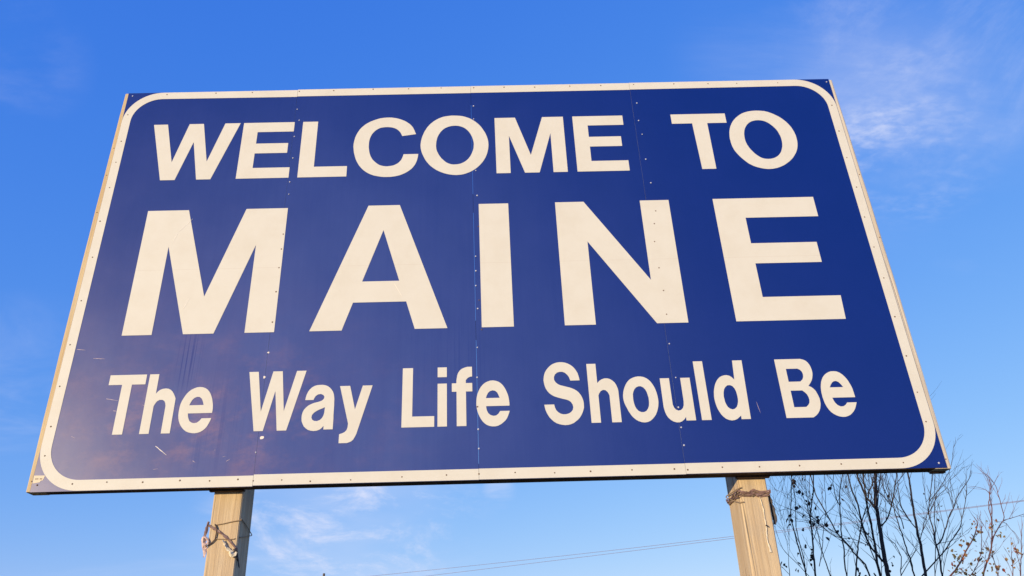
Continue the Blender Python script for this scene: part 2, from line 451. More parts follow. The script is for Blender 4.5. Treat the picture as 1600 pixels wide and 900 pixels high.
# ------------------------------------------------------------------ measured outlines (metres; letters in millimetres)
LETTERS = [
 ('W',1,[[225,2454,319,2454,395,2137,465,2454,561,2454,624,2137,706,2454,809,2454,668,1994,576,1994,515,2301,437,1994,343,1994]]),
 ('E',1,[[832,2454,1174,2454,1174,2374,932,2374,932,2277,1146,2277,1146,2196,932,2196,932,2077,1174,2077,1174,1994,832,1994]]),
 ('L',1,[[1231,2454,1332,2454,1332,2077,1549,2077,1549,1994,1231,1994]]),
 ('C',1,[[1997,2330,1991,2345,1986,2361,1980,2376,1973,2390,1964,2404,1954,2416,1942,2427,1930,2437,1917,2446,1903,2453,1889,2460,1875,2465,1860,2470,1845,2473,1830,2476,1814,2477,1798,2477,1782,2476,1766,2474,1750,2471,1735,2466,1719,2460,1704,2453,1689,2446,1675,2437,1662,2428,1650,2418,1639,2406,1628,2394,1619,2381,1612,2368,1605,2354,1599,2340,1594,2325,1590,2310,1587,2295,1585,2280,1583,2265,1582,2250,1582,2235,1584,2219,1586,2203,1588,2187,1592,2171,1596,2156,1600,2141,1605,2126,1611,2112,1618,2098,1625,2084,1634,2071,1643,2059,1653,2047,1663,2037,1675,2027,1687,2018,1700,2010,1714,2003,1728,1997,1743,1993,1758,1989,1773,1986,1789,1984,1804,1983,1820,1983,1835,1983,1850,1985,1866,1987,1881,1991,1896,1995,1910,2001,1924,2008,1937,2016,1950,2025,1962,2036,1974,2047,1983,2060,1992,2074,1998,2088,2004,2104,2008,2120,2011,2136,2013,2153,2014,2164,1917,2164,1913,2148,1908,2132,1902,2117,1892,2103,1881,2091,1867,2082,1853,2075,1837,2071,1822,2069,1807,2068,1791,2070,1776,2074,1761,2080,1748,2089,1736,2100,1725,2112,1715,2124,1707,2138,1700,2153,1695,2168,1691,2183,1688,2199,1686,2214,1684,2230,1684,2245,1684,2261,1685,2276,1687,2291,1690,2306,1695,2321,1701,2336,1709,2349,1719,2362,1730,2373,1744,2383,1758,2390,1774,2393,1790,2395,1806,2395,1822,2393,1838,2390,1853,2384,1868,2375,1880,2363,1890,2350,1897,2336,1903,2321,1905,2316]]),
 ('O',1,[[2028,2234,2029,2249,2030,2265,2033,2281,2036,2297,2040,2312,2045,2327,2050,2342,2056,2356,2064,2371,2071,2385,2080,2398,2089,2410,2099,2421,2110,2432,2122,2442,2134,2451,2147,2459,2161,2466,2174,2472,2189,2476,2204,2479,2219,2481,2234,2483,2249,2483,2265,2482,2280,2481,2295,2479,2310,2476,2325,2471,2339,2465,2353,2459,2365,2451,2378,2442,2390,2432,2402,2421,2412,2410,2422,2398,2431,2386,2439,2372,2446,2359,2453,2345,2460,2331,2465,2316,2470,2301,2474,2286,2477,2271,2479,2255,2480,2240,2480,2224,2479,2209,2477,2194,2474,2179,2471,2164,2467,2149,2462,2135,2456,2121,2449,2107,2441,2093,2432,2080,2422,2067,2412,2055,2401,2044,2390,2034,2377,2024,2364,2016,2351,2008,2337,2002,2323,1996,2309,1992,2294,1989,2279,1988,2264,1987,2249,1988,2234,1990,2219,1993,2204,1997,2189,2002,2175,2008,2161,2015,2147,2023,2134,2031,2122,2041,2110,2051,2099,2062,2088,2074,2079,2087,2070,2100,2062,2114,2055,2129,2049,2143,2043,2158,2038,2172,2034,2188,2031,2203,2029,2218],[2131,2230,2132,2246,2133,2262,2136,2279,2139,2295,2144,2310,2151,2325,2159,2340,2168,2353,2178,2365,2190,2375,2204,2383,2218,2389,2234,2393,2250,2395,2266,2395,2281,2393,2295,2389,2309,2383,2322,2375,2333,2365,2343,2354,2352,2341,2360,2327,2366,2313,2372,2298,2376,2284,2379,2269,2382,2253,2383,2238,2382,2222,2381,2207,2378,2191,2374,2177,2369,2162,2363,2148,2356,2134,2348,2121,2339,2110,2328,2099,2315,2089,2302,2082,2288,2076,2272,2073,2257,2072,2241,2072,2226,2076,2212,2082,2199,2090,2188,2101,2177,2113,2167,2125,2158,2139,2150,2153,2144,2168,2138,2183,2134,2198,2132,2214]]),
 ('M',1,[[2527,2454,2666,2454,2758,2137,2850,2454,2992,2454,2992,1994,2899,1994,2899,2316,2808,1994,2713,1994,2619,2301,2619,1994,2527,1994]]),
 ('E',1,[[3056,2454,3397,2454,3397,2374,3154,2374,3154,2277,3369,2277,3369,2196,3154,2196,3154,2077,3397,2077,3397,1994,3056,1994]]),
 ('T',1,[[3726,2454,4097,2454,4097,2374,3965,2374,3965,1994,3873,1994,3863,2374,3726,2374]]),
 ('O',1,[[4102,2290,4105,2305,4109,2319,4114,2334,4120,2348,4127,2362,4135,2376,4144,2389,4154,2401,4165,2413,4176,2423,4188,2433,4200,2442,4213,2450,4227,2457,4243,2462,4258,2467,4274,2470,4290,2472,4306,2473,4322,2473,4338,2472,4354,2470,4370,2468,4385,2463,4399,2457,4414,2449,4428,2441,4440,2432,4453,2423,4465,2413,4476,2402,4486,2390,4496,2378,4504,2366,4512,2352,4519,2339,4525,2325,4530,2310,4534,2296,4538,2281,4540,2266,4542,2250,4542,2234,4542,2218,4541,2202,4539,2187,4536,2171,4532,2156,4527,2141,4521,2127,4514,2113,4506,2100,4497,2087,4488,2075,4478,2063,4467,2053,4456,2042,4444,2033,4432,2024,4419,2015,4406,2008,4392,2001,4377,1995,4363,1990,4348,1987,4333,1984,4317,1983,4302,1983,4287,1985,4272,1988,4257,1992,4243,1997,4228,2003,4214,2010,4201,2019,4188,2028,4177,2039,4167,2051,4157,2063,4147,2076,4138,2089,4130,2102,4122,2116,4115,2130,4109,2144,4105,2159,4101,2175,4099,2191,4097,2207,4097,2223,4096,2239,4097,2254,4099,2270,4101,2285],[4200,2285,4204,2301,4209,2316,4216,2330,4224,2343,4234,2356,4244,2366,4257,2376,4271,2383,4285,2387,4301,2390,4317,2390,4332,2388,4348,2384,4362,2378,4374,2369,4386,2359,4396,2347,4406,2335,4414,2322,4422,2308,4428,2293,4432,2278,4436,2262,4439,2246,4440,2230,4440,2214,4439,2198,4437,2183,4434,2167,4429,2152,4423,2136,4416,2121,4407,2107,4396,2095,4384,2084,4369,2075,4354,2069,4338,2065,4323,2064,4307,2065,4292,2068,4278,2074,4266,2083,4254,2094,4243,2106,4234,2119,4226,2132,4218,2145,4211,2159,4206,2173,4201,2188,4198,2203,4196,2218,4195,2234,4196,2249,4197,2265,4199,2280]]),
 ('M',1,[[309,1757,567,1757,752,1136,931,1757,1193,1757,1193,892,1021,892,1021,1490,841,892,664,892,482,1490,482,892,309,892]]),
 ('A',1,[[1704,1762,1903,1762,2204,892,2013,892,1959,1073,1643,1073,1586,892,1398,892],[1806,1577,1914,1214,1690,1214]]),
 ('I',1,[[2405,1757,2593,1757,2593,892,2405,892]]),
 ('N',1,[[2892,1757,3074,1757,3434,1181,3434,1757,3618,1757,3618,892,3434,892,3074,1462,3074,892,2892,892]]),
 ('E',1,[[3901,1757,4547,1757,4547,1610,4086,1610,4086,1422,4494,1422,4494,1279,4086,1279,4086,1048,4554,1048,4547,892,3901,892]]),
 ('T',1,[[295,646,501,646,501,587,426,587,426,298,371,298,371,587,295,587]]),
 ('h',1,[[518,646,570,646,570,529,579,541,590,551,604,557,621,559,636,557,650,550,661,540,670,527,678,513,685,498,685,298,636,298,636,456,632,472,625,485,613,492,597,492,584,484,576,471,570,456,570,298,518,298]]),
 ('e',1,[[900,409,901,425,900,442,898,458,894,474,890,490,884,505,877,520,868,534,857,546,844,555,828,561,811,563,795,561,780,555,765,547,753,536,743,524,735,510,728,495,722,480,718,464,716,448,715,431,715,415,716,399,719,382,724,367,730,353,738,340,748,327,759,316,773,306,788,300,805,296,821,295,836,297,851,302,865,311,876,322,884,334,890,348,896,364,900,379,847,379,837,365,824,355,809,352,794,356,782,365,775,379,770,393,767,409],[767,456,773,472,780,488,791,499,804,505,818,504,830,495,838,482,844,466,847,456]]),
 ('W',1,[[1079,646,1132,646,1169,409,1215,646,1268,646,1296,409,1349,646,1403,646,1320,298,1268,298,1238,529,1192,298,1142,298]]),
 ('a',1,[[1410,470,1412,487,1416,503,1422,519,1431,533,1443,545,1457,553,1471,557,1487,558,1502,558,1517,555,1531,549,1543,540,1553,529,1562,515,1567,501,1570,486,1572,471,1572,456,1573,440,1573,426,1573,412,1573,396,1573,379,1574,363,1574,346,1574,330,1574,311,1574,298,1523,298,1523,319,1512,306,1500,297,1485,292,1469,291,1454,293,1439,298,1426,307,1414,319,1406,334,1400,349,1398,366,1398,382,1401,398,1407,413,1417,426,1429,437,1443,445,1457,451,1472,455,1488,459,1502,464,1513,474,1516,487,1509,498,1495,504,1479,502,1466,492,1458,476,1456,470],[1523,426,1508,419,1493,413,1479,406,1466,397,1455,384,1452,369,1457,356,1469,348,1485,347,1500,353,1511,364,1518,379,1521,394,1522,410]]),
 ('y',1,[[1599,548,1656,548,1690,409,1727,548,1782,548,1705,269,1698,253,1690,238,1678,227,1662,221,1656,219,1611,219,1611,269,1627,274,1641,281,1651,293,1655,308,1656,324,1656,330]]),
 ('L',1,[[1950,646,2008,646,2008,359,2130,359,2130,298,1950,298]]),
 ('i',2,[[2148,646,2200,646,2200,587,2148,587],[2148,548,2200,548,2200,298,2148,298]]),
 ('f',1,[[2343,646,2316,646,2299,641,2284,634,2273,624,2264,610,2259,595,2256,578,2254,566,2254,548,2228,548,2228,498,2254,498,2254,298,2307,298,2307,498,2343,498,2343,548,2307,548,2307,566,2318,579,2332,586,2343,587]]),
 ('e',1,[[2548,409,2548,425,2547,440,2545,456,2542,471,2537,486,2531,501,2524,516,2515,530,2504,542,2492,551,2477,557,2461,560,2444,559,2429,554,2414,546,2402,536,2392,524,2384,511,2377,496,2371,480,2367,464,2365,448,2364,431,2364,415,2366,398,2369,382,2374,366,2380,351,2387,337,2395,324,2406,312,2418,302,2434,295,2450,292,2467,292,2483,296,2498,304,2511,314,2523,325,2532,338,2539,353,2545,369,2548,379,2495,379,2486,365,2473,354,2457,352,2441,357,2429,368,2422,383,2419,398,2418,409],[2418,456,2423,472,2431,487,2442,497,2457,501,2471,498,2482,488,2489,473,2495,456]]),
 ('S',1,[[2950,548,2948,563,2945,579,2941,594,2934,608,2926,621,2916,633,2904,643,2891,651,2876,657,2861,660,2845,661,2829,659,2814,655,2799,648,2786,638,2775,627,2765,615,2757,601,2751,585,2748,569,2746,553,2748,536,2751,519,2756,504,2764,489,2774,476,2786,466,2800,457,2816,451,2831,446,2847,441,2863,437,2879,431,2892,421,2900,406,2902,390,2898,375,2888,363,2875,355,2859,351,2843,351,2829,355,2816,364,2806,376,2800,392,2797,409,2742,409,2744,394,2747,379,2752,364,2759,349,2767,335,2778,322,2790,310,2804,301,2819,295,2835,291,2851,289,2867,290,2883,294,2898,300,2910,309,2922,318,2933,329,2942,342,2950,356,2956,371,2961,386,2962,401,2962,417,2960,432,2955,448,2948,463,2939,476,2928,487,2916,495,2902,502,2886,508,2871,512,2855,517,2840,521,2826,528,2814,539,2806,554,2806,571,2813,587,2825,598,2840,602,2856,602,2870,596,2882,584,2891,570,2896,553,2898,548]]),
 ('h',1,[[2996,646,3048,646,3048,529,3061,542,3075,551,3091,556,3107,556,3122,551,3136,541,3147,529,3154,514,3159,498,3162,482,3162,298,3110,298,3110,456,3103,473,3092,485,3077,488,3063,481,3053,467,3048,456,3048,298,2996,298]]),
 ('o',1,[[3186,454,3189,470,3193,485,3199,500,3206,514,3215,528,3225,539,3237,549,3252,556,3267,561,3283,563,3298,562,3312,559,3326,552,3338,543,3348,532,3356,519,3363,505,3369,490,3373,475,3376,459,3378,443,3379,428,3379,412,3377,397,3374,382,3369,366,3363,351,3355,336,3345,323,3333,311,3320,301,3305,295,3289,293,3273,295,3257,301,3244,309,3232,320,3222,332,3214,346,3206,361,3200,377,3194,392,3189,407,3186,423,3185,439],[3241,458,3246,473,3253,487,3264,498,3277,504,3291,504,3304,497,3314,485,3321,469,3324,453,3327,436,3327,420,3326,404,3323,387,3316,372,3306,359,3291,352,3275,353,3261,361,3251,374,3245,389,3242,405,3240,421,3240,437,3241,453]]),
 ('u',1,[[3404,548,3456,548,3456,392,3461,375,3470,362,3483,356,3498,359,3510,370,3517,386,3519,403,3520,409,3520,548,3573,548,3573,298,3520,298,3520,319,3509,305,3496,295,3481,289,3464,289,3448,294,3434,304,3422,317,3414,332,3409,348,3406,364,3404,379]]),
 ('l',1,[[3606,646,3659,646,3659,298,3606,298]]),
 ('d',1,[[3832,646,3886,646,3876,298,3825,298,3825,319,3813,309,3801,300,3786,294,3770,292,3754,296,3739,303,3727,315,3717,328,3710,343,3704,357,3700,371,3697,386,3695,401,3694,416,3694,432,3696,447,3698,463,3702,478,3707,493,3713,508,3722,523,3731,535,3743,546,3756,553,3770,557,3785,558,3800,554,3812,545,3822,533,3825,529],[3752,459,3757,474,3766,487,3779,497,3795,498,3808,491,3817,478,3822,463,3824,448,3825,432,3825,416,3823,400,3818,384,3811,370,3799,359,3785,355,3771,360,3760,371,3754,385,3750,400,3749,416,3748,432,3750,448]]),
 ('B',1,[[4074,646,4223,646,4239,641,4252,634,4262,622,4269,608,4273,592,4275,576,4275,560,4272,544,4267,528,4260,513,4250,499,4239,486,4235,482,4249,475,4260,465,4269,452,4274,437,4278,422,4281,407,4281,392,4280,377,4276,362,4271,347,4263,333,4253,320,4241,309,4228,301,4223,298,4074,298],[4129,587,4195,587,4208,580,4217,568,4220,553,4218,537,4211,522,4199,512,4195,509,4129,509],[4129,456,4195,456,4207,445,4217,432,4222,416,4223,400,4220,384,4211,371,4199,361,4195,359,4129,359]]),
 ('e',1,[[4482,409,4481,425,4480,441,4479,457,4476,474,4471,490,4466,506,4459,521,4450,535,4440,547,4428,557,4414,564,4399,566,4383,566,4368,562,4352,554,4339,544,4328,532,4320,519,4313,505,4308,490,4304,475,4302,461,4300,445,4300,429,4300,413,4302,397,4304,381,4308,366,4313,352,4320,338,4329,325,4340,315,4354,306,4369,300,4384,297,4400,297,4415,301,4429,307,4441,316,4453,327,4463,340,4471,354,4478,369,4482,379,4430,379,4419,367,4405,358,4388,357,4373,365,4363,378,4357,393,4353,409],[4353,470,4362,485,4372,498,4384,506,4398,507,4411,500,4421,486,4430,470]]),
]
RIVETS_LIGHT = [(1.181,2.566),(1.203,2.469),(1.182,2.331),(1.189,2.152),(1.186,1.96),(1.189,1.864),(1.168,0.18),(2.387,2.564),(2.386,2.45),(2.392,2.02),(2.397,1.823),(2.379,1.373),(2.378,1.271),(2.376,1.169),(2.384,1.015),(2.377,0.765),(2.372,0.581),(2.372,0.278),(2.373,0.17),(3.51,2.561),(3.504,2.408),(3.514,2.29),(3.513,2.083),(3.523,1.893),(3.488,0.76),(3.496,0.551),(3.486,0.375),(3.485,0.26),(3.486,0.16),(0.033,2.713),(4.858,2.718),(4.839,0.028)]
RIVETS_DARK = [(1.182,1.563),(1.181,1.455),(1.179,1.323),(1.178,1.158),(1.177,0.957),(2.399,1.589),(2.393,1.071),(2.405,0.878),(2.37,0.407),(3.526,1.676),(3.505,1.581),(3.49,1.45),(3.493,1.263),(3.5,1.107),(3.497,0.949),(0.03,0.033),(0.268,2.72),(0.605,2.724),(0.856,2.723),(1.181,2.726),(1.419,2.726),(1.692,2.732),(1.938,2.729),(2.164,2.731),(2.391,2.727),(2.602,2.727),(2.815,2.722),(3.06,2.725),(3.276,2.724),(3.506,2.728),(3.788,2.727),(4.026,2.722),(4.227,2.72),(4.514,2.718),(4.845,2.507),(4.84,2.283),(4.839,2.061),(4.844,1.825),(4.838,1.596),(4.84,1.376),(4.843,1.158),(4.839,0.898),(4.837,0.649),(4.837,0.429),(4.836,0.258),(4.648,0.035),(0.215,0.034),(0.396,0.039),(0.586,0.034),(0.782,0.038),(0.94,0.032),(1.089,0.036),(1.171,0.026),(1.322,0.027),(1.474,0.016),(1.688,0.018),(1.96,0.027),(2.197,0.031),(2.37,0.032),(2.563,0.035),(2.774,0.028),(2.966,0.031),(3.188,0.033),(3.415,0.032),(3.486,0.026),(3.673,0.035),(3.872,0.032),(4.088,0.033),(4.313,0.036),(4.503,0.036),(0.022,0.842),(0.021,0.587),(0.027,0.353),(0.033,0.19),(0.031,2.547),(0.03,2.32),(0.029,2.147),(0.028,1.945),(0.02,1.688),(0.028,1.426),(0.024,1.127)]
RIVETS_CHIPS = [(1.174,0.764),(1.166,0.613),(1.191,0.261)]
STEMS = {
 'A': [
  [[5.916,7.953,2.993,0.0327],[5.937,7.965,3.265,0.0306],[5.974,7.983,3.591,0.0285],[6.024,8.005,3.927,0.0264],[6.04,8.026,4.028,0.0242],[6.115,8.042,4.325,0.0221],[6.177,8.05,4.547,0.02],[6.257,8.048,4.937,0.0179],[6.331,8.036,5.356,0.0158],[6.452,8.018,5.897,0.0137]],
  [[5.997,7.957,3.947,0.019],[5.969,7.973,4.038,0.0177],[5.907,7.997,4.142,0.0163],[5.893,8.023,4.277,0.015],[5.882,8.046,4.433,0.0137],[5.878,8.06,4.558,0.0124],[5.887,8.063,4.794,0.0111],[5.906,8.053,5.052,0.0097],[5.981,8.034,5.473,0.0084]],
  [[5.798,7.948,2.951,0.019],[5.779,7.905,3.169,0.0179],[5.786,7.856,3.389,0.0168],[5.762,7.803,3.537,0.0157],[5.755,7.748,3.712,0.0146],[5.733,7.694,3.871,0.0135],[5.716,7.644,4.002,0.0124],[5.71,7.598,4.134,0.0113],[5.708,7.558,4.269,0.0102],[5.714,7.524,4.425,0.0091],[5.738,7.497,4.642,0.008],[5.779,7.475,4.884,0.0069]],
  [[5.915,8.013,3.209,0.0158],[5.848,7.988,3.289,0.015],[5.752,7.96,3.453,0.0141],[5.717,7.932,3.588,0.0133],[5.698,7.908,3.744,0.0124],[5.695,7.891,3.96,0.0116],[5.67,7.88,4.151,0.0108],[5.646,7.878,4.298,0.0099],[5.652,7.882,4.518,0.0091],[5.673,7.892,4.753,0.0082],[5.684,7.903,5.118,0.0074]],
  [[5.405,7.912,2.956,0.0116],[5.478,7.871,3.244,0.0107],[5.516,7.813,3.416,0.0098],[5.567,7.733,3.603,0.009],[5.575,7.637,3.723,0.0081],[5.614,7.537,3.86,0.0072],[5.622,7.447,3.934,0.0063]],
  [[5.688,8.034,2.964,0.0126],[5.668,8.062,3.176,0.0122],[5.593,8.088,3.292,0.0117],[5.514,8.11,3.446,0.0112],[5.452,8.128,3.564,0.0107],[5.405,8.141,3.633,0.0102],[5.348,8.148,3.799,0.0097],[5.29,8.151,3.976,0.0093],[5.228,8.149,4.144,0.0088],[5.195,8.145,4.273,0.0083],[5.182,8.139,4.453,0.0078],[5.182,8.135,4.595,0.0073],[5.203,8.134,4.831,0.0069]],
  [[6.02,8.035,3.712,0.0105],[6.136,8.022,3.802,0.0099],[6.205,7.994,3.92,0.0093],[6.247,7.958,4.027,0.0087],[6.3,7.923,4.174,0.0081],[6.38,7.897,4.363,0.0075],[6.422,7.886,4.499,0.0069],[6.532,7.891,4.781,0.0063]],
  [[6.087,8.081,4.038,0.0105],[6.241,8.216,4.313,0.0095],[6.359,8.317,4.507,0.0084],[6.426,8.373,4.624,0.0074],[6.568,8.415,4.927,0.0063]],
  [[5.781,7.934,3.128,0.0084],[5.764,7.953,3.286,0.0076],[5.748,7.97,3.454,0.0069],[5.729,7.948,3.61,0.0061],[5.691,7.885,3.721,0.0053]],
  [[6.018,8.042,4.032,0.0079],[6.055,8.039,4.177,0.0071],[6.091,8.073,4.333,0.0063],[6.138,8.15,4.502,0.0055],[6.211,8.235,4.677,0.0047]],
  [[5.954,8.031,4.149,0.0079],[6.013,8.079,4.257,0.0069],[6.074,8.051,4.348,0.0058],[6.11,8.015,4.469,0.0047]],
  [[6.427,8.135,3.692,0.0079],[6.462,8.204,3.839,0.0069],[6.456,8.266,3.969,0.0058],[6.462,8.4,4.097,0.0047]],
  [[6.285,8.06,4.029,0.0069],[6.308,8.143,4.194,0.006],[6.287,8.151,4.327,0.0051],[6.273,8.154,4.5,0.0042]],
  [[6.218,7.902,4.016,0.0069],[6.212,7.881,4.138,0.006],[6.194,7.823,4.321,0.0051],[6.13,7.691,4.457,0.0042]],
 ],
 'B': [
  [[4.439,6.969,2.864,0.0131],[4.466,6.987,3.03,0.0123],[4.494,7.007,3.199,0.0116],[4.531,7.026,3.372,0.0109],[4.558,7.04,3.547,0.0102],[4.572,7.049,3.679,0.0094],[4.611,7.049,3.812,0.0087],[4.656,7.042,3.944,0.008],[4.709,7.028,4.121,0.0073],[4.742,7.01,4.3,0.0065],[4.804,6.99,4.527,0.0058]],
  [[4.273,6.856,2.854,0.0106],[4.266,6.826,2.988,0.01],[4.236,6.8,3.133,0.0093],[4.212,6.772,3.27,0.0087],[4.192,6.74,3.391,0.0081],[4.17,6.7,3.519,0.0074],[4.149,6.651,3.629,0.0068],[4.167,6.592,3.813,0.0061],[4.178,6.526,3.971,0.0055],[4.177,6.456,4.042,0.0048]],
  [[4.277,6.84,3.014,0.0068],[4.249,6.767,3.169,0.0063],[4.221,6.714,3.285,0.0058],[4.196,6.671,3.445,0.0053],[4.188,6.625,3.563,0.0048],[4.208,6.564,3.763,0.0044],[4.194,6.48,3.874,0.0039]],
  [[4.87,6.985,2.854,0.0097],[4.874,6.96,3.057,0.0092],[4.898,6.938,3.263,0.0088],[4.905,6.922,3.43,0.0084],[4.923,6.913,3.557,0.0079],[4.956,6.912,3.73,0.0075],[4.981,6.919,3.863,0.0071],[5.014,6.93,3.981,0.0066],[5.096,6.944,4.182,0.0062],[5.147,6.957,4.294,0.0058],[5.243,6.967,4.556,0.0053]],
  [[4.672,7.008,2.863,0.0077],[4.643,6.981,2.934,0.0072],[4.602,6.933,3.06,0.0066],[4.568,6.875,3.202,0.006],[4.539,6.82,3.362,0.0055],[4.523,6.78,3.474,0.0049],[4.496,6.761,3.582,0.0044]],
  [[4.586,6.912,3.609,0.0048],[4.426,6.906,3.707,0.0044],[4.332,6.911,3.763,0.0039],[4.211,6.884,3.787,0.0034],[4.042,6.811,3.742,0.0029]],
  [[5.324,7.085,3.293,0.0053],[5.205,7.136,3.373,0.0048],[5.128,7.144,3.411,0.0044],[4.974,7.143,3.415,0.0039],[4.883,7.175,3.475,0.0034]],
  [[4.567,7.083,3.041,0.0053],[4.657,7.098,3.252,0.0049],[4.755,7.127,3.514,0.0045],[4.869,7.185,3.788,0.0042],[4.948,7.269,3.986,0.0038],[5.023,7.362,4.239,0.0034]],
  [[5.012,7.009,3.838,0.0063],[4.941,6.922,3.954,0.0055],[4.905,6.809,4.109,0.0047],[4.928,6.761,4.25,0.0039]],
  [[4.333,6.954,2.922,0.0048],[4.203,7.007,3.123,0.0042],[4.103,7.055,3.285,0.0035],[4.06,7.027,3.427,0.0029]],
  [[4.073,6.939,2.869,0.0053],[4.038,6.777,3.012,0.0041],[4.042,6.742,3.129,0.0029]],
  [[4.614,7.102,3.778,0.0048],[4.643,7.277,3.95,0.0042],[4.676,7.376,4.11,0.0035],[4.727,7.447,4.267,0.0029]],
  [[4.563,7.103,3.384,0.0048],[4.686,7.188,3.544,0.0044],[4.787,7.244,3.694,0.0041],[4.86,7.274,3.761,0.0037],[5.021,7.298,3.853,0.0033],[5.136,7.339,3.951,0.0029]],
  [[4.605,7.138,3.678,0.0048],[4.626,7.195,3.842,0.0044],[4.705,7.258,4.009,0.0039],[4.807,7.365,4.245,0.0034],[4.905,7.509,4.403,0.0029]],
 ],
 'C': [
  [[7.052,9.03,3.053,0.024],[7.063,9.015,3.295,0.0228],[7.08,8.998,3.491,0.0217],[7.084,8.982,3.639,0.0205],[7.073,8.968,3.737,0.0194],[7.08,8.957,3.888,0.0183],[7.099,8.951,4.041,0.0171],[7.126,8.95,4.25,0.016],[7.142,8.955,4.409,0.0148],[7.186,8.965,4.625,0.0137],[7.204,8.979,4.78,0.0126],[7.291,8.995,5.183,0.0114],[7.406,9.011,5.644,0.0103]],
  [[6.848,8.993,3.054,0.0126],[6.871,9.02,3.38,0.0119],[6.872,9.047,3.484,0.0112],[6.875,9.07,3.608,0.0105],[6.879,9.084,3.712,0.0098],[6.872,9.089,3.867,0.0091],[6.864,9.085,4.001,0.0084],[6.849,9.073,4.125,0.0077],[6.852,9.057,4.28,0.007],[6.865,9.041,4.436,0.0063]],
  [[7.35,9.104,3.055,0.0148],[7.387,9.121,3.253,0.014],[7.422,9.132,3.453,0.0132],[7.424,9.138,3.555,0.0124],[7.425,9.142,3.657,0.0116],[7.444,9.143,3.79,0.0108],[7.454,9.145,3.894,0.01],[7.455,9.149,3.999,0.0092],[7.455,9.156,4.095,0.0084],[7.528,9.168,4.287,0.0076],[7.65,9.186,4.558,0.0068],[7.768,9.209,4.803,0.0059],[7.872,9.237,5.066,0.0051]],
  [[7.343,8.997,3.564,0.012],[7.444,9.008,3.634,0.0112],[7.544,9.027,3.756,0.0105],[7.659,9.054,3.913,0.0098],[7.748,9.086,4.041,0.009],[7.869,9.122,4.162,0.0083],[7.994,9.158,4.326,0.0075],[8.131,9.192,4.46,0.0068],[8.292,9.22,4.604,0.006],[8.414,9.241,4.739,0.0053],[8.461,9.254,4.83,0.0046]],
  [[7.314,8.949,3.378,0.0097],[7.395,8.893,3.466,0.009],[7.496,8.84,3.584,0.0083],[7.59,8.796,3.694,0.0076],[7.674,8.763,3.786,0.0068],[7.74,8.743,3.932,0.0061],[7.839,8.732,4.132,0.0054],[7.932,8.725,4.336,0.0047],[7.977,8.717,4.491,0.004]],
  [[7.273,8.873,3.615,0.0063],[7.301,8.791,3.851,0.0058],[7.296,8.74,3.994,0.0054],[7.359,8.706,4.191,0.0049],[7.403,8.669,4.441,0.0045],[7.447,8.607,4.657,0.004]],
  [[7.085,8.984,3.639,0.0068],[7.165,9.021,3.745,0.0063],[7.299,9.095,3.93,0.0057],[7.441,9.166,4.107,0.0051],[7.544,9.196,4.292,0.0046]],
  [[7.144,9.102,3.862,0.0091],[7.102,9.117,3.949,0.0084],[7.071,9.13,4.047,0.0076],[7.036,9.154,4.19,0.0068],[7.06,9.199,4.359,0.0061],[7.122,9.263,4.59,0.0053],[7.213,9.34,4.828,0.0046]],
  [[7.056,9.022,3.953,0.0068],[6.98,8.991,4.042,0.0061],[6.883,8.922,4.197,0.0054],[6.814,8.857,4.29,0.0047],[6.738,8.833,4.444,0.004]],
  [[7.343,8.925,4.082,0.0057],[7.56,8.933,4.33,0.005],[7.778,8.953,4.478,0.0043],[7.837,8.942,4.581,0.0036],[7.993,8.886,4.693,0.0029]],
  [[7.436,8.977,4.268,0.0057],[7.707,9.003,4.513,0.0051],[7.906,9.056,4.716,0.0046],[8.076,9.114,4.915,0.004],[8.222,9.156,5.205,0.0034],[8.305,9.167,5.344,0.0029]],
  [[7.418,9.092,4.083,0.0057],[7.521,9.251,4.305,0.0051],[7.621,9.382,4.495,0.0046],[7.695,9.467,4.679,0.004],[7.758,9.53,4.863,0.0034]],
  [[7.819,9.02,4.142,0.0051],[7.909,9.105,4.424,0.0044],[8.051,9.221,4.721,0.0037],[8.139,9.326,4.97,0.003],[8.206,9.386,5.272,0.0023]],
  [[7.218,9.089,3.056,0.0074],[7.326,9.153,3.308,0.0057],[7.433,9.191,3.563,0.004]],
  [[6.594,8.937,3.053,0.008],[6.655,8.952,3.248,0.0072],[6.706,8.972,3.397,0.0064],[6.693,8.974,3.497,0.0056],[6.644,8.946,3.593,0.0048],[6.514,8.894,3.708,0.004]],
  [[6.841,8.979,3.345,0.0057],[6.95,8.95,3.486,0.0046],[7.056,9.023,3.616,0.0034]],
 ],
 'D': [
  [[9.621,12.987,3.48,0.0179],[9.903,13.012,3.692,0.0166],[10.101,13.034,3.896,0.0153],[10.24,13.047,4.051,0.014],[10.387,13.049,4.205,0.0127],[10.492,13.039,4.333,0.0114],[10.59,13.02,4.5,0.0101],[10.632,12.995,4.629,0.0088],[10.579,12.972,4.72,0.0074]],
  [[10.378,13.024,3.466,0.0179],[10.514,13.001,3.713,0.0167],[10.649,12.971,3.924,0.0156],[10.725,12.939,4.086,0.0144],[10.776,12.909,4.25,0.0132],[10.857,12.885,4.535,0.0121],[10.886,12.869,4.692,0.0109],[10.885,12.863,4.866,0.0098],[10.991,12.866,5.138,0.0086],[11.084,12.876,5.318,0.0074]],
  [[10.774,12.982,4.157,0.0112],[10.89,12.996,4.315,0.0105],[11.049,13.005,4.486,0.0098],[11.22,13.007,4.657,0.0092],[11.256,12.999,4.776,0.0085],[11.258,12.982,5.019,0.0079],[11.246,12.957,5.152,0.0072],[11.24,12.927,5.354,0.0065],[11.135,12.898,5.561,0.0059],[11.01,12.872,5.657,0.0052]],
  [[11.251,13.061,4.653,0.0067],[11.595,13.187,4.737,0.0057],[11.959,13.376,4.835,0.0047],[12.268,13.539,4.93,0.0037]],
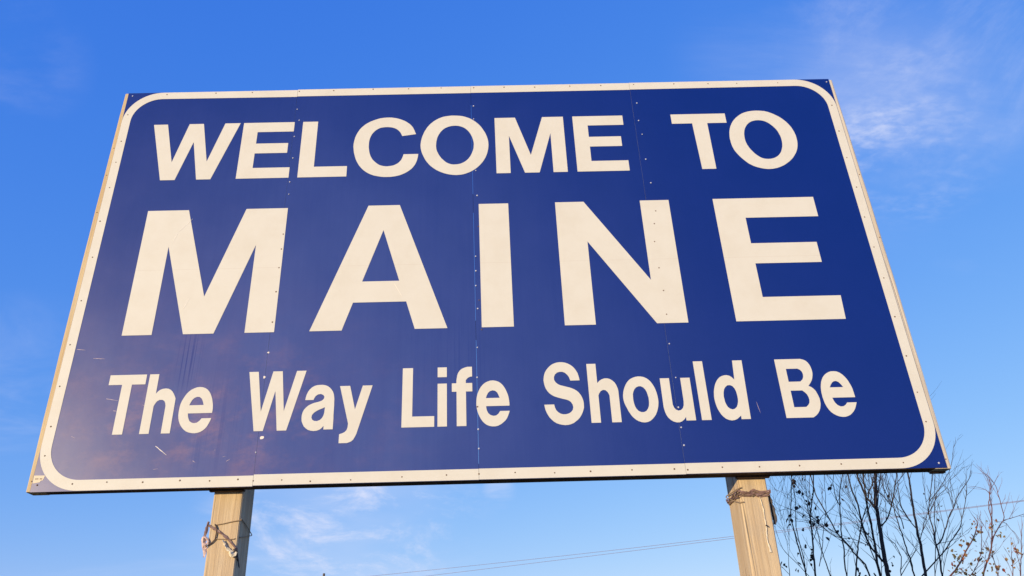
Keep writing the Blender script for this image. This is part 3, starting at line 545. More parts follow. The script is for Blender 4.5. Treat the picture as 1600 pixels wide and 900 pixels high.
  [[10.891,12.938,4.544,0.0067],[11.008,12.946,4.881,0.0061],[11.055,12.944,5.154,0.0055],[11.1,12.915,5.425,0.0049],[11.052,12.857,5.595,0.0043],[10.94,12.787,5.722,0.0037]],
  [[11.118,12.926,3.435,0.0104],[11.21,12.899,3.745,0.0091],[11.271,12.836,3.991,0.0078],[11.29,12.73,4.232,0.0065],[11.316,12.613,4.472,0.0052]],
  [[9.984,12.878,3.458,0.0104],[10.15,12.846,3.613,0.0094],[10.312,12.823,3.821,0.0083],[10.392,12.786,4.005,0.0073],[10.448,12.72,4.252,0.0063],[10.483,12.627,4.562,0.0052]],
  [[10.962,12.932,3.439,0.0089],[10.934,12.743,3.73,0.0074],[10.873,12.604,3.837,0.006],[10.857,12.533,3.954,0.0045]],
  [[11.183,13.035,4.622,0.0067],[11.344,13.153,4.6,0.006],[11.485,13.267,4.482,0.0052],[11.612,13.339,4.397,0.0045],[11.62,13.372,4.2,0.0037]],
  [[11.167,13.045,5.314,0.0067],[11.332,13.031,5.49,0.0052],[11.393,12.981,5.589,0.0037]],
  [[11.132,13.048,5.245,0.006],[10.96,12.971,5.33,0.0048],[10.755,12.96,5.374,0.0037]],
  [[10.632,12.895,3.443,0.0089],[10.568,12.744,3.676,0.0077],[10.525,12.668,3.881,0.0065],[10.505,12.603,3.974,0.0052]],
 ],
}
LEAF_SPOTS = {
 'A': [[5.715,8.182,4.389],[5.741,7.889,4.299],[5.488,7.974,4.099],[5.375,7.779,3.524],[5.605,7.751,3.458],[5.753,7.848,3.759],[5.767,7.921,3.613],[6.192,8.214,3.314],[6.138,8.195,3.183],[6.026,7.99,3.193],[6.237,7.977,4.178],[5.561,8.083,3.136],[5.609,8.179,3.084],[5.941,7.919,3.077],[5.812,8.147,3.066],[5.588,7.949,3.019]],
 'B': [[4.444,7.047,4.233],[4.48,7.119,4.194],[4.576,7.001,4.237],[4.465,7.095,4.079],[4.526,7.099,4.096],[4.421,6.753,3.983],[4.315,6.77,3.796],[4.393,6.825,3.814],[4.449,6.857,3.855],[4.525,6.852,3.878],[4.584,6.774,3.992],[4.61,6.859,3.807],[4.628,7.05,3.803],[4.571,7.193,3.762],[4.517,6.925,3.639],[4.26,6.933,3.726],[4.257,6.958,3.67],[4.272,7.09,3.607],[4.728,7.143,3.73],[4.763,7.22,3.708],[4.744,6.938,3.592],[4.754,7.103,3.431],[4.557,6.921,3.585],[4.468,7.162,3.554],[4.345,6.865,3.282],[4.547,7.186,3.294],[4.464,7.003,3.191],[4.512,7.113,3.139],[4.435,7.017,3.077],[4.235,6.908,3.191],[4.247,6.997,3.095],[3.956,6.775,3.079],[3.993,6.771,3.053],[4.25,7.015,2.998],[4.208,6.989,3.012],[4.718,7.167,2.939],[4.813,6.76,3.957],[4.966,7.028,4.114],[4.925,6.995,3.572],[4.932,7.049,3.512],[4.526,7.115,3.241],[4.433,7.012,4.197],[4.468,7.032,3.162]],
 'C': [[7.37,8.996,4.085],[7.664,9.058,4.206],[7.829,8.874,4.152],[7.27,9.026,4.021],[7.543,9.086,4.005],[7.294,8.846,4.38],[7.238,9.245,3.793]],
 'D': [[9.979,13.123,4.096],[10.156,13.228,3.95],[9.82,12.897,3.755],[9.873,12.972,3.624],[9.759,12.881,3.805],[9.943,12.773,3.849],[10.424,12.758,4.615],[10.512,12.873,4.515],[10.691,13.181,4.487],[10.342,12.832,4.274],[10.323,13.095,4.227],[10.814,12.875,4.507],[10.751,12.783,4.439],[10.658,12.846,4.008],[10.71,13.089,4.111],[11.123,13.001,4.021],[11.27,13.025,4.086],[11.099,12.977,3.836],[11.045,12.887,3.799],[10.487,12.994,3.932],[10.387,13.211,3.837],[10.097,12.851,3.69],[10.27,13.116,3.595],[10.011,12.876,3.544],[10.153,12.847,3.537],[10.586,12.912,3.636],[10.663,12.796,3.706],[11.0,13.218,3.641],[10.894,12.933,3.554],[10.573,12.838,3.525],[10.898,12.75,4.324],[10.059,12.78,4.246],[9.967,12.857,3.95],[10.027,12.959,3.618],[11.319,13.051,4.063],[10.581,13.241,3.915]],
}
RIB = {
 'R_strap': [[1.5,0.13,2.544],[1.504,0.13,2.51],[1.506,0.13,2.468],[1.512,0.13,2.428],[1.512,0.13,2.394],[1.5,0.13,2.368]],
 'R_string': [[1.435,0.084,2.501],[1.439,0.084,2.467],[1.442,0.084,2.43],[1.44,0.084,2.387],[1.44,0.084,2.347],[1.434,0.084,2.302],[1.433,0.084,2.263],[1.438,0.084,2.237],[1.439,0.084,2.215]],
 'R_leaf': [[1.442,0.08,2.35],[1.451,0.08,2.343]],
 'L_wire_front': [[-1.464,0.086,2.428],[-1.421,0.086,2.434],[-1.379,0.086,2.443],[-1.332,0.086,2.45]],
 'L_wire_front2': [[-1.357,0.086,2.354],[-1.387,0.086,2.351],[-1.418,0.086,2.354],[-1.455,0.086,2.356]],
 'L_twine': [[-1.467,0.083,2.431],[-1.454,0.083,2.408],[-1.454,0.083,2.382],[-1.457,0.083,2.353],[-1.471,0.083,2.337],[-1.489,0.083,2.325],[-1.501,0.083,2.315]],
 'L_brown': [[-1.5,0.084,2.426],[-1.471,0.084,2.409],[-1.446,0.084,2.395],[-1.416,0.084,2.375],[-1.39,0.084,2.354],[-1.367,0.084,2.331],[-1.34,0.084,2.302]],
 'L_pale': [[-1.415,0.08,2.348],[-1.402,0.08,2.328],[-1.39,0.08,2.309],[-1.371,0.08,2.292],[-1.355,0.08,2.273],[-1.343,0.08,2.276],[-1.337,0.08,2.288]],
 'L_flag': [[-1.507,0.095,2.448],[-1.511,0.095,2.425],[-1.513,0.095,2.395],[-1.519,0.095,2.369],[-1.519,0.095,2.34],[-1.508,0.095,2.314],[-1.505,0.095,2.288],[-1.505,0.095,2.266]],
 'L_flag2': [[-1.518,0.08,2.37],[-1.504,0.08,2.363],[-1.491,0.08,2.343],[-1.502,0.08,2.324]],
}

# ------------------------------------------------------------------ the sign
OX, OZ, SW, SH = -2.4385, 2.608, 4.877, 2.743
sign = thing("welcome_sign", "large blue roadside billboard reading WELCOME TO MAINE on two wooden posts", "sign", (0, .12, 0))
T = .0016            # thickness of applied sheeting
seams = [1.170, 2.370, 3.475]
edges = [0.0] + seams + [SW]
vshift = [-.004, 0.0, .001, .003]      # panels hang a few millimetres out of line
GAP = .0007
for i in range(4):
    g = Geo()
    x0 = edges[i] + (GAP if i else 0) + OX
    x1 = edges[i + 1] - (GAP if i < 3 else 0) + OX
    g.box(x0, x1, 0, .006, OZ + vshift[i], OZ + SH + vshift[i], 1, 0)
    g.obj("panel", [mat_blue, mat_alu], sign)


def sheet(name, outers, holes, mat, parent, y0=0.0, t=T):
    """Flat cut-out lying on the panels: front face and side walls."""
    g = Geo()
    for oi, outer in enumerate(outers):
        loops = [outer] + (holes if oi == 0 else [])
        polys = [[Vector((p[0], p[1], 0)) for p in lp] for lp in loops]
        flat = [p for lp in loops for p in lp]
        b = len(g.v)
        for (u, v) in flat:
            g.v.append((u + OX, y0 - t, v + OZ))
        for (u, v) in flat:
            g.v.append((u + OX, y0 + .0002, v + OZ))
        n = len(flat)
        for tri in tessellate_polygon(polys):
            p = [flat[i] for i in tri]
            area = (p[1][0] - p[0][0]) * (p[2][1] - p[0][1]) - (p[2][0] - p[0][0]) * (p[1][1] - p[0][1])
            tri = tuple(tri) if area > 0 else tuple(tri)[::-1]
            g.f.append(tuple(b + i for i in tri))
            g.m.append(0)
        k = 0
        for lp in loops:
            m_ = len(lp)
            for i in range(m_):
                j = (i + 1) % m_
                g.f.append((b + k + i, b + n + k + i, b + n + k + j, b + k + j))
                g.m.append(0)
            k += m_
    return g.obj(name, mat, parent)


# border: a rounded cream band cut at every panel joint
RO, RI, BT = .247, .190, .0585


def arc(cx, cz, r, a0, a1, n=18):
    return [(cx + r * math.cos(math.radians(a0 + (a1 - a0) * i / n)), cz + r * math.sin(math.radians(a0 + (a1 - a0) * i / n))) for i in range(n + 1)]


M0 = .0015
rng = random.Random(3)


def rough_line(pts, amp):
    return [(x + rng.uniform(-amp, amp), z + rng.uniform(-amp, amp)) for x, z in pts]


def end_band(mirror, xs, dv):
    w = lambda u: (SW - u) if mirror else u
    xin = (SW - xs - GAP) if mirror else (xs - GAP)
    outer = [(xin, SH - M0)] + arc(RO, SH - RO, RO - M0, 90, 180) + arc(RO, RO, RO - M0, 180, 270) + [(xin, M0)]
    c = RI + BT
    inner = [(xin, BT)] + arc(c, c, RI, 270, 180) + arc(c, SH - c, RI, 180, 90) + [(xin, SH - BT - .004)]
    pl = [(w(u), v + dv) for u, v in outer + inner]
    return pl


sheet("border", [end_band(False, seams[0], vshift[0])], [], mat_white, sign)
sheet("border", [end_band(True, seams[2], vshift[3])], [], mat_white, sign)
for i in (1, 2):
    a, b = edges[i] + GAP, edges[i + 1] - GAP
    dv = vshift[i]
    sheet("border", [[(a, M0 + dv), (b, M0 + dv), (b, BT + dv + .001), (a, BT + dv + .001)]], [], mat_white, sign)
    sheet("border", [[(a, SH - BT - .004 + dv), (b, SH - BT - .004 + dv), (b, SH - M0 + dv), (a, SH - M0 + dv)]], [], mat_white, sign)

for ch, n_out, loops in LETTERS:
    L = [[(l[i] / 1000.0, l[i + 1] / 1000.0) for i in range(0, len(l), 2)] for l in loops]
    big = max(p[1] for p in L[0]) > .85 and max(p[1] for p in L[0]) < 1.9
    sheet("letter", L[:n_out], L[n_out:], mat_white_joint if big else mat_white, sign)


def dome(r, h, seg=10):
    v = [(0, -h, 0)]
    f = []
    for ring, (rr, hh) in enumerate(((.55, .80), (.9, .45), (1.0, 0.0))):
        for k in range(seg):
            t = 2 * math.pi * k / seg
            v.append((rr * r * math.cos(t), -hh * h, rr * r * math.sin(t)))
    for k in range(seg):
        f.append((0, 1 + k, 1 + (k + 1) % seg))
    for ring in range(2):
        for k in range(seg):
            k2 = (k + 1) % seg
            f.append((1 + ring * seg + k, 1 + (ring + 1) * seg + k, 1 + (ring + 1) * seg + k2, 1 + ring * seg + k2))
    return v, f


def add_rivets(spots, mat, r):
    me = None
    for (u, v) in spots:
        if me is None:
            dv, df = dome(r, r * .55)
            me = bpy.data.meshes.new("rivet")
            me.from_pydata(dv, [], df)
            me.materials.append(mat)
            me.polygons.foreach_set('use_smooth', [True] * len(me.polygons))
        o = bpy.data.objects.new("rivet", me)
        C.objects.link(o)
        o.parent = sign
        o.matrix_parent_inverse = Matrix.Translation(-Vector(sign['origin']))
        o.location = (u + OX, -.0012, v + OZ)
        s = rng.uniform(.85, 1.15)
        o.scale = (s, 1, s)


add_rivets(RIVETS_LIGHT, mat_rivet, .0050)
add_rivets(RIVETS_DARK, mat_rust, .0046)

# chipped sheeting, scratches and the torn decal in the lower left corner
for (u, v), sc in zip(RIVETS_CHIPS, (.65, .75, 1.15)):
    pts = []
    for k in range(9):
        a = 2 * math.pi * k / 9
        r = .011 * sc * rng.uniform(.5, 1.25)
        pts.append((u + r * math.cos(a) * 1.1, v + r * math.sin(a) * .9))
    sheet("paint_chip", [pts], [], mat_chip, sign, 0, .0011)


def scratch(a, b, w, mat, y0=0.0):
    (x0, z0), (x1, z1) = a, b
    L = math.hypot(x1 - x0, z1 - z0)
    nx, nz = -(z1 - z0) / L, (x1 - x0) / L
    top, bot = [], []
    for k in range(7):
        t = k / 6
        ww = w * (.35 + .65 * math.sin(math.pi * min(1, t + .12))) * rng.uniform(.6, 1.2)
        o = rng.uniform(-w, w) * .5
        top.append((x0 + (x1 - x0) * t + nx * (ww + o), z0 + (z1 - z0) * t + nz * (ww + o)))
        bot.append((x0 + (x1 - x0) * t - nx * (ww - o), z0 + (z1 - z0) * t - nz * (ww - o)))
    sheet("scratch", [bot + top[::-1]], [], mat, sign, y0, .0008)


scratch((.620, .229), (.687, .178), .0022, mat_chip)
scratch((.297, .507), (.364, .494), .0014, mat_scratch)
scratch((.067, .812), (.119, .806), .0015, mat_scratch)
scratch((.174, .753), (.241, .748), .0014, mat_scratch)
scratch((3.925, .395), (3.935, .332), .0008, mat_scratch)
scratch((.531, 1.60), (.601, 1.690), .0018, mat_scratch_pale, -T)
scratch((.505, 1.53), (.523, 1.585), .0020, mat_scratch_pale, -T)
scratch((.640, 1.06), (.668, 1.13), .0020, mat_scratch_pale, -T)
scratch((1.885, 1.195), (1.935, 1.105), .0018, mat_scratch_pale, -T)
for k in range(14):
    u, v = rng.gauss(.75, .42), rng.gauss(.27, .17)
    if .12 < u < 1.9 and .09 < v < .85:
        l = rng.uniform(.006, .028)
        a = rng.uniform(-.6, .6)
        scratch((u, v), (u + l * math.cos(a), v + l * math.sin(a)), rng.uniform(.0008, .0017), mat_scratch)
dec = sheet("decal", [[(.002, .084), (.060, .083), (.054, .058), (.044, .056), (.038, .047), (.003, .042)]], [], mat_decal, sign, 0, .0010)
for k, (u0, u1) in enumerate(((.012, .017), (.019, .024), (.026, .028), (.036, .041), (.043, .048))):
    sheet("print_mark", [[(u0, .062), (u1, .062), (u1, .070), (u0, .069)]], [], mat_ink, dec, -.0010, .0003)


# timber carcass behind the panels
def batten(side):
    """Upright at the panel edge; shows as a strip outside it, slightly bowed."""
    g = Geo()
    n = 14
    s = -1 if side == 'l' else 1
    edge = OX if side == 'l' else OX + SW
    rr = random.Random(7 if side == 'l' else 9)
    prof = [(.060, .0072), (-.020, .0072), (-.0265, .0105), (-.028, .020), (-.028, .088), (.060, .088)]
    zb = OZ - .0005
    for i in range(n + 1):
        t = i / n
        bow = .008 * math.sin(math.pi * t) + rr.uniform(-.0012, .0012)
        z = zb + (OZ + SH - .001 - zb) * t
        for (du, y) in prof:
            off = -du if side == 'r' else du
            b_ = bow if du < 0 else 0
            g.v.append((edge + off + s * b_, y, z))
    k = len(prof)
    for i in range(n):
        for j in range(k):
            j2 = (j + 1) % k
            f = (i * k + j, i * k + j2, (i + 1) * k + j2, (i + 1) * k + j)
            g.f.append(f if side == 'r' else f[::-1])
            g.m.append(0)
    g.f.append(tuple(range(k)))
    g.f.append(tuple(n * k + j for j in range(k))[::-1])
    g.m += [0, 0]
    return g.obj("side_batten", mat_batten if side == 'l' else mat_batten_grey, sign)


batten_l = batten('l')
batten_r = batten('r')
nail_v, nail_f = dome(.004, .002, 8)
for (x, z) in ((OX - .012, OZ + 2.27), (OX - .016, OZ + 2.05), (OX - .018, OZ + 1.76), (OX + SW + .016, OZ + 1.93), (OX + SW + .022, OZ + 1.45), (OX + SW + .010, OZ + .05), (OX - .008, OZ + .055)):
    mesh_obj("nail", [(x + a, .0072 + b, z + c) for a, b, c in nail_v], nail_f, mat_rust, batten_l if x < 0 else batten_r)
for z0, z1 in ((0.001, .09), (.85, .94), (1.75, 1.84), (SH - .095, SH - .006)):
    g = Geo()
    g.box(OX + .063, OX + SW - .063, .0075, .0865, OZ + z0, OZ + z1)
    g.obj("rail", mat_rail, sign)
for xa, xb in ((-1.515, -1.33), (1.322, 1.503), (OX + SW - .055, OX + SW + .022)):
    g = Geo()
    g.box(xa, xb, .062, .0868, OZ - .009, OZ - .001)
    g.obj("cleat", mat_rail, sign)


def post(xl_top, xr_top, dx):
    """Rectangular timber with eased edges and a slight lean."""
    g = Geo()
    y0, y1, c = .090, .303, .006
    zs = [0.0, 1.2, 2.0, 2.3, 2.6, 3.5, 5.25]
    for z in zs:
        k = (2.6 - z) / .5 * dx
        xl, xr = xl_top + k, xr_top + k
        for p in ((xl + c, y0), (xr - c, y0), (xr, y0 + c), (xr, y1 - c), (xr - c, y1), (xl + c, y1), (xl, y1 - c), (xl, y0 + c)):
            g.v.append((p[0], p[1], z))
    for i in range(len(zs) - 1):
        for j in range(8):
            j2 = (j + 1) % 8
            g.f.append((i * 8 + j, i * 8 + j2, (i + 1) * 8 + j2, (i + 1) * 8 + j))
            g.m.append(0)
    g.f.append(tuple(range(8))[::-1])
    g.f.append(tuple((len(zs) - 1) * 8 + j for j in range(8)))
    g.m += [0, 0]
    return g.obj("post", mat_post, sign)


post(-1.497, -1.341, .003)
post(1.334, 1.488, -.009)

# ------------------------------------------------------------------ twine and torn strips tied to the posts
mat_twine = simple_mat("old_twine", (.36, .26, .16), .9, .35, 120)
mat_twine_dark = simple_mat("stained_twine", (.10, .065, .05), .9, .4, 120)
mat_tape = simple_mat("crinkled_brown_strip", (.24, .15, .13), .45, .5, 60, bumpd=.004)
mat_pale = simple_mat("torn_pale_plastic", (.74, .66, .50), .5, .15, 60, bumpd=.003)
mat_pink = simple_mat("torn_faded_flag", (.66, .48, .42), .6, .25, 50, bumpd=.003)
mat_strap = simple_mat("dark_strap", (.045, .038, .042), .6, .4, 50)


def ribbon(g, pts, widths, seed, crumple=.006, t=.0012, step=.012, axis=None):
    rr = random.Random(seed)
    n0 = len(pts)
    P = spline([list(p) + [w] for p, w in zip(pts, widths)], step)
    n = len(P)
    b = len(g.v)
    for i in range(n):
        p = Vector(P[i][:3])
        tg = Vector(P[min(i + 1, n - 1)][:3]) - Vector(P[max(i - 1, 0)][:3])
        tg.normalize()
        ref = Vector((0, -1, 0)) if axis is None else Vector(axis)
        side = tg.cross(ref)
        side = side.normalized() if side.length > 1e-4 else Vector((1, 0, 0))
        nr = side.cross(tg).normalized()
        w = max(.0015, P[i][3] * rr.uniform(.75, 1.2)) / 2
        d0, d1, d2 = (rr.uniform(-crumple, crumple) for _ in range(3))
        for q in (p + side * w + nr * d0, p + nr * (d1 + crumple), p - side * w + nr * d2):
            g.v.append(tuple(q))
        for q in (p + side * w + nr * (d0 - t), p + nr * (d1 + crumple - t), p - side * w + nr * (d2 - t)):
            g.v.append(tuple(q))
    for i in range(n - 1):
        a, c = b + i * 6, b + (i + 1) * 6
        for f in ((a, a + 1, c + 1, c), (a + 1, a + 2, c + 2, c + 1), (a + 4, a + 3, c + 3, c + 4), (a + 5, a + 4, c + 4, c + 5), (a + 3, a, c, c + 3), (a + 2, a + 5, c + 5, c + 2)):
            g.f.append(f)
            g.m.append(0)
    for a in (b, b + (n - 1) * 6):
        g.f += [(a, a + 1, a + 4, a + 3), (a + 1, a + 2, a + 5, a + 4)]
        g.m += [0, 0]


def around(xl, xr, ya, yb, z, wob, seed, turns=1.0, start=0.0, r=.004):
    """Points of a strand wound round a post."""
    rr = random.Random(seed)
    per = []
    corners = [(xl - r, ya - r), (xr + r, ya - r), (xr + r, yb + r), (xl - r, yb + r)]
    pts = []
    N = int(24 * turns)
    for k in range(N + 1):
        s = (start + 4.0 * turns * k / N) % 4.0
        i = int(s) % 4
        f = s - int(s)
        x = corners[i][0] + (corners[(i + 1) % 4][0] - corners[i][0]) * f
        y = corners[i][1] + (corners[(i + 1) % 4][1] - corners[i][1]) * f
        pts.append((x, y, z + rr.uniform(-wob, wob)))
    return pts


# right post: a tight band of crinkled strip and twine
tb = thing("twine_band", "band of crinkled brown strip and twine wound tightly round the top of the right post", "binding", (1.41, .09, 2.51))
g = Geo()
for k in range(3):
    pts = around(1.333, 1.487, .09, .303, 2.518 + .012 * (k - 1), .007, 20 + k, 1.0, 0.0, .004 + .003 * k)
    ribbon(g, pts, [.012] * len(pts), 30 + k, .0035, .001, .014, None)
g.obj("strip", mat_tape, tb)
for k in range(5):
    g = Geo()
    pts = around(1.333, 1.487, .09, .303, 2.516, .016, 50 + k, 1.0, k * .13, .006)
    g.tube(spline(pts, .02), .0020, 5)
    g.obj("strand", mat_twine if k % 2 else mat_twine_dark, tb)
g = Geo()
lo = [(1.345, .082, 2.553), (1.325, .084, 2.546), (1.322, .20, 2.548), (1.324, .309, 2.552), (1.326, .21, 2.512), (1.327, .09, 2.474), (1.345, .083, 2.476)]
g.tube(spline(lo, .03), .0034, 5)
g.obj("loose_loop", mat_twine, tb)

st = thing("dark_strap", "dark frayed strap end hanging down the outer side of the right post", "strap", (1.50, .10, 2.50))
g = Geo()
ribbon(g, [(1.488, .11, 2.535), (1.497, .115, 2.505), (1.502, .12, 2.465), (1.507, .125, 2.425), (1.507, .125, 2.385), (1.499, .12, 2.360)], [.018, .020, .022, .026, .024, .010], 4, .004, .002, .02, (-.75, -.65, 0))
g.obj("webbing", mat_strap, st)

rs = thing("pale_string", "pale plastic string hanging down the front of the right post", "string", (1.47, .084, 2.3))
g = Geo()
ribbon(g, RIB['R_string'], [.004, .005, .005, .004, .006, .007, .007, .011, .012], 8, .0015, .0015, .012)
g.obj("tail", mat_pale, rs)
g = Geo()
ribbon(g, [(RIB['R_leaf'][0][0] - .006, .078, RIB['R_leaf'][0][2]), RIB['R_leaf'][0], RIB['R_leaf'][1]], [.005, .012, .005], 9, .002, .001, .006)
g.obj("scrap", mat_strap, rs)

# left post: twine loop, brown strip, crumpled pale band and a torn flag
tl = thing("twine_loop", "loose twine loop slung round the left post", "twine", (-1.42, .09, 2.42))
g = Geo()
lp = [list(p) for p in RIB['L_wire_front']] + [(-1.336, .10, 2.458), (-1.334, .18, 2.444), (-1.331, .30, 2.414), (-1.333, .312, 2.410), (-1.334, .20, 2.385), (-1.334, .11, 2.366)] + [list(p) for p in RIB['L_wire_front2']]
g.tube(spline(lp, .02), .0026, 5)
g.obj("strand", mat_twine, tl)
g = Geo()
g.tube(spline(RIB['L_twine'], .015), .0034, 6)
g.obj("knotted_end", mat_twine_dark, tl)

bs_ = thing("brown_strip", "brown stained strip running diagonally across the left post", "strip", (-1.42, .084, 2.37))
g = Geo()
ribbon(g, RIB['L_brown'], [.014, .014, .016, .014, .012, .010, .008], 12, .003, .0015, .014)
g.obj("band", mat_tape, bs_)

pb = thing("pale_band", "crumpled cream plastic band on the right edge of the left post", "plastic scrap", (-1.38, .08, 2.31))
g = Geo()
ribbon(g, RIB['L_pale'], [.008, .014, .016, .020, .026, .022, .012], 14, .007, .0015, .010)
g.obj("band", mat_pale, pb)
g = Geo()
ribbon(g, [(-1.345, .080, 2.305), (-1.335, .090, 2.27), (-1.330, .14, 2.22)], [.02, .012, .004], 15, .004, .001, .012)
g.obj("tail", mat_strap, pb)

fl = thing("torn_flag", "torn faded pink flag hanging off the left edge of the left post", "plastic scrap", (-1.53, .095, 2.33))
g = Geo()
ribbon(g, RIB['L_flag'][3:], [.020, .026, .026, .016, .008], 17, .006, .0015, .010)
g.obj("cloth", mat_pink, fl)
g = Geo()
ribbon(g, RIB['L_flag'][:4], [.012, .014, .022, .014], 18, .005, .0015, .010)
g.obj("stained_fold", mat_tape, fl)
g = Geo()
ribbon(g, RIB['L_flag2'], [.010, .012, .014, .010], 19, .004, .0015, .010)
g.obj("tail", mat_pink, fl)

# ------------------------------------------------------------------ bare trees behind the sign
mat_bark = simple_mat("dark_bark", (0.035, 0.026, 0.024), .9, .45, 30, bumpd=.004)
mat_bark_c = simple_mat("grey_bark", (0.045, 0.036, 0.038), .9, .45, 30, bumpd=.004)
mat_bark_d = simple_mat("reddish_bark", (0.17, 0.07, 0.06), .9, .4, 30)
mat_leaf_dead = simple_mat("withered_leaf", (.030, .020, .016), .8, .5, 12)
m, nt, bs = new_mat("autumn_leaf")
ln = noise(nt, geo_pos(nt), 9.0, 2, .5)
cr = nd(nt, 'ShaderNodeValToRGB')
cr.color_ramp.elements[0].position = .36
cr.color_ramp.elements[0].color = (.34, .06, .035, 1)
cr.color_ramp.elements[1].position = .64
cr.color_ramp.elements[1].color = (.16, .15, .05, 1)
e = cr.color_ramp.elements.new(.45)
e.color = (.42, .20, .07, 1)
e = cr.color_ramp.elements.new(.54)
e.color = (.30, .22, .09, 1)
nt.links.new(ln, cr.inputs[0])
nt.links.new(cr.outputs[0], bs.inputs['Base Color'])
bs.inputs['Roughness'].default_value = .7
mat_leaf_autumn = m


def leaf(g, p, size, rr):
    """Small curled leaf: six faces folded along the midrib."""
    p = Vector(p)
    hang = Vector((rr.uniform(-.6, .6), rr.uniform(-.6, .6), -1)).normalized()
    side = hang.cross(Vector((rr.uniform(-1, 1), rr.uniform(-1, 1), .1))).normalized()
    nr = hang.cross(side)
    b = len(g.v)
    s = size * rr.uniform(.6, 1.25)
    curl = rr.uniform(.1, .5)
    rows = ((0, .05, 0), (.3, .42, .1), (.65, .36, curl), (1.0, .03, curl * 1.6))
    for (t, w, d) in rows:
        c = p + hang * (t * s) + nr * (d * s)
        f = .16 * s * (1 if w > .1 else 0)
        g.v += [tuple(c - side * w * s + nr * f), tuple(c), tuple(c + side * w * s + nr * f)]
    for i in range(3):
        a, c = b + i * 3, b + (i + 1) * 3
        g.f += [(a, a + 1, c + 1, c), (a + 1, a + 2, c + 2, c + 1)]
        g.m += [0, 0]


def twig(g, rr, p, d, length, r, depth, tips, zmax):
    n = max(3, int(length / .07))
    pts = [p.copy()]
    q = p.copy()
    d = d.normalized()
    seg = length / n
    for i in range(n):
        d = (d + Vector((rr.gauss(0, .045), rr.gauss(0, .045), rr.gauss(.035, .03)))).normalized()
        q = q + d * seg
        if q.z > zmax:
            break
        pts.append(q.copy())
        if depth > 0 and i >= 1 and rr.random() < .45:
            ax = d.orthogonal().normalized()
            ax.rotate(Matrix.Rotation(rr.uniform(0, 6.283), 3, d))
            d2 = (d + ax * rr.uniform(.25, .7)).normalized()
            twig(g, rr, q, d2, length * rr.uniform(.30, .6), max(r * .7, .0024), depth - 1, tips, zmax)
    m_ = len(pts)
    if m_ > 1:
        g.tube(pts, [r * (1 - .65 * i / (m_ - 1)) for i in range(m_)], 3, False)
        tips.append(pts[-1])


def tree(name, label, cat, key, base, bark, leaf_mat, leaf_size, twig_len, twig_r, spacing, zground_limit, extra_leaf, seed, zmax, top_grow, cluster=1):
    rr = random.Random(seed)
    root = thing(name, label, cat, (base[0], base[1], 0))
    limbs = STEMS[key]
    tw = Geo()
    tips = []
    for k, l in enumerate(limbs):
        P = spline(l, .06)
        pts = [Vector(p[:3]) for p in P]
        rad = [max(.002, p[3]) for p in P]
        # small natural kinks
        for i in range(1, len(pts) - 1):
            pts[i] += Vector((rr.gauss(0, .0025), rr.gauss(0, .006), 0))
        n_real = len(pts)
        if l[0][2] < zground_limit:
            b = Vector((base[0] + rr.uniform(-.22, .22) * (k > 0), base[1] + rr.uniform(-.2, .2) * (k > 0), -.05))
            f = pts[0]
            d = (pts[1] - pts[0]).normalized()
            mid = [b.lerp(f - d * .6, t) + Vector((rr.gauss(0, .02), rr.gauss(0, .02), 0)) for t in (0, .25, .5, .75)]
            ext = mid + [f - d * .45]
            pts = ext + pts
            rad = [rad[0] * (1.9 - .16 * i) for i in range(len(ext))] + rad
        g = Geo()
        g.tube(pts, rad, 7 if rad[0] > .012 else 5)
        g.obj("trunk" if k == 0 else "branch", bark, root, True)
        # side twigs
        acc = rr.uniform(0, spacing)
        for i in range(len(pts) - n_real, len(pts) - 1):
            acc += (pts[i + 1] - pts[i]).length
            if acc > spacing:
                acc = rr.uniform(-.4, .3) * spacing
                d = (pts[i + 1] - pts[i]).normalized()
                ax = d.orthogonal().normalized()
                ax.rotate(Matrix.Rotation(rr.uniform(0, 6.283), 3, d))
                d2 = d + ax * rr.uniform(.22, .75)
                twig(tw, rr, pts[i], d2, twig_len * (1.1 - .65 * (i - len(pts) + n_real) / n_real) * rr.uniform(.35, 1.1), min(twig_r, rad[i] * .8), 1, tips, zmax)
        d = (pts[-1] - pts[-2]).normalized()
        for q in range(0 if d.z < .5 else (2 if top_grow else 1)):
            twig(tw, rr, pts[-1], d + Vector((rr.gauss(0, .15), rr.gauss(0, .15), .2)), twig_len * (rr.uniform(1.0, 2.2) if top_grow else rr.uniform(.2, .5)), rad[-1] * .8, 2 if top_grow else 1, tips, zmax)
    o = tw.obj("twigs", bark, root)
    o['kind'] = 'stuff'
    lg = Geo()
    for p in LEAF_SPOTS[key]:
        leaf(lg, p, leaf_size, rr)
        for q in range(cluster):
            if rr.random() < .45:
                s = leaf_size * (1.0 if cluster < 3 else 2.2)
                leaf(lg, (p[0] + rr.uniform(-s, s) * .6, p[1] + rr.uniform(-s, s), p[2] + rr.uniform(-s, s) * .8), leaf_size * rr.uniform(.5, .9), rr)
    for k in range(extra_leaf):
        leaf(lg, rr.choice(tips), leaf_size * .8, rr)
    o = lg.obj("leaves", leaf_mat, root)
    o['kind'] = 'stuff'
    return root


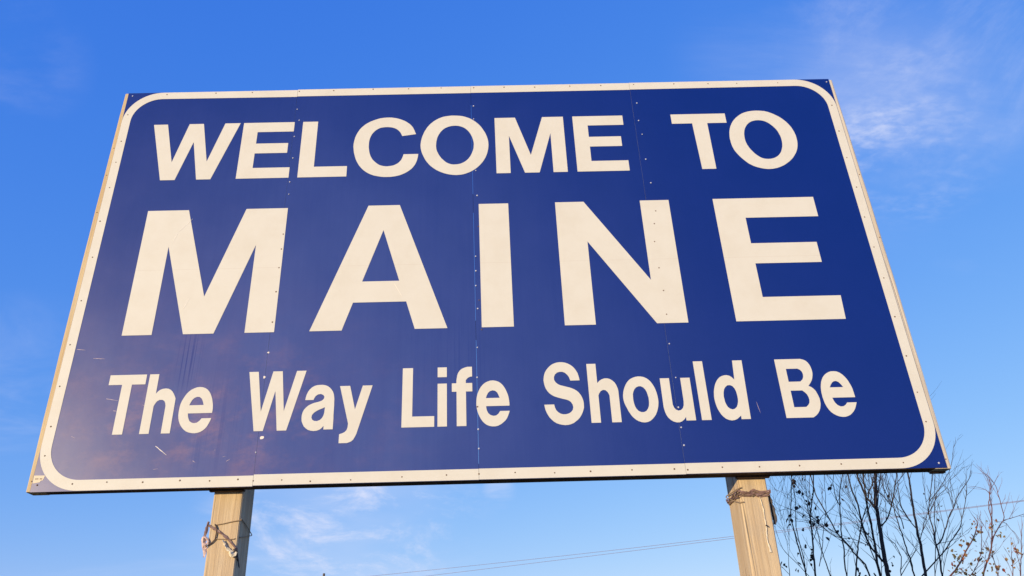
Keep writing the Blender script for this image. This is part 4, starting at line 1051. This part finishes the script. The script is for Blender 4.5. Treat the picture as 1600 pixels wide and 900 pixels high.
tree("bare_tree", "bare dark tree with the thickest trunk, behind the sign between the other trees", "tree", 'A', (5.72, 7.95), mat_bark, mat_leaf_dead, .052, .75, .0062, .19, 3.2, 4, 11, 6.0, True)
tree("sapling", "slender sapling with withered dark leaves just right of the right post", "tree", 'B', (4.55, 7.0), mat_bark, mat_leaf_dead, .056, .52, .0040, .19, 2.95, 2, 12, 5.8, True, 2)
tree("bare_tree", "tall leafless tree with fine forking twigs rising past the sign's lower right corner", "tree", 'C', (6.95, 9.0), mat_bark_c, mat_leaf_dead, .048, .72, .0055, .19, 3.4, 0, 13, 5.45, False)
tree("autumn_shrub", "reddish shrub with a few orange and olive autumn leaves at the far right", "shrub", 'D', (9.8, 13.0), mat_bark_d, mat_leaf_autumn, .080, .60, .0056, .16, 4.0, 0, 14, 6.0, False, 8)

# ------------------------------------------------------------------ power lines on poles beyond the trees
mat_wire = simple_mat("power_cable", (.24, .20, .28), .6, .2, 3)
mat_pole = wood_mat("utility_pole", (.20, .15, .11), (.14, .10, .075), (.08, .055, .04))
WA, WB = Vector((23.657, 30.0, 8.672)), Vector((-8.045, 49.463, 8.672))
wd = (WB - WA).normalized()
perp = Vector((-wd.y, wd.x, 0))
P0, P1 = WA - wd * 12, WB + wd * 3.3


def wire(a, b, sag, r, label):
    g = Geo()
    n = 40
    pts = []
    for i in range(n + 1):
        t = i / n
        p = a.lerp(b, t)
        pts.append((p.x, p.y, p.z - sag * 4 * t * (1 - t)))
    g.tube(pts, r, 5)
    return tag(g.obj("power_line", mat_wire, None, True), label, "power line", "power lines beyond the trees")


wire(P0, P1, .25, .010, "upper thin power line crossing the sky behind the right post")
wire(P0 + perp * .4 + Vector((0, 0, -.10)), P1 - perp * .2 + Vector((0, 0, -.45)), .10, .010, "lower of the two close power lines behind the right post")


def utility_pole(p, label):
    g = Geo()
    r = thing("utility_pole", label, "utility pole", (p.x, p.y, 0), "utility poles of the power line")
    g.tube([(p.x, p.y, -.2), (p.x, p.y, 4.5), (p.x, p.y, 9.13)], [.14, .12, .075], 12)
    g.obj("pole", mat_pole, r, True)
    g = Geo()
    a, b = p + perp * 1.2, p - perp * 1.2
    g.tube([(a.x, a.y, 8.52), (b.x, b.y, 8.52)], .06, 4)
    g.obj("crossarm", mat_pole, r)
    return r


utility_pole(P0, "near utility pole on the right where the power lines come closest")
utility_pole(P1, "far utility pole on the left where the power lines recede")

for o in bpy.data.objects:
    if 'origin' in o:
        del o['origin']
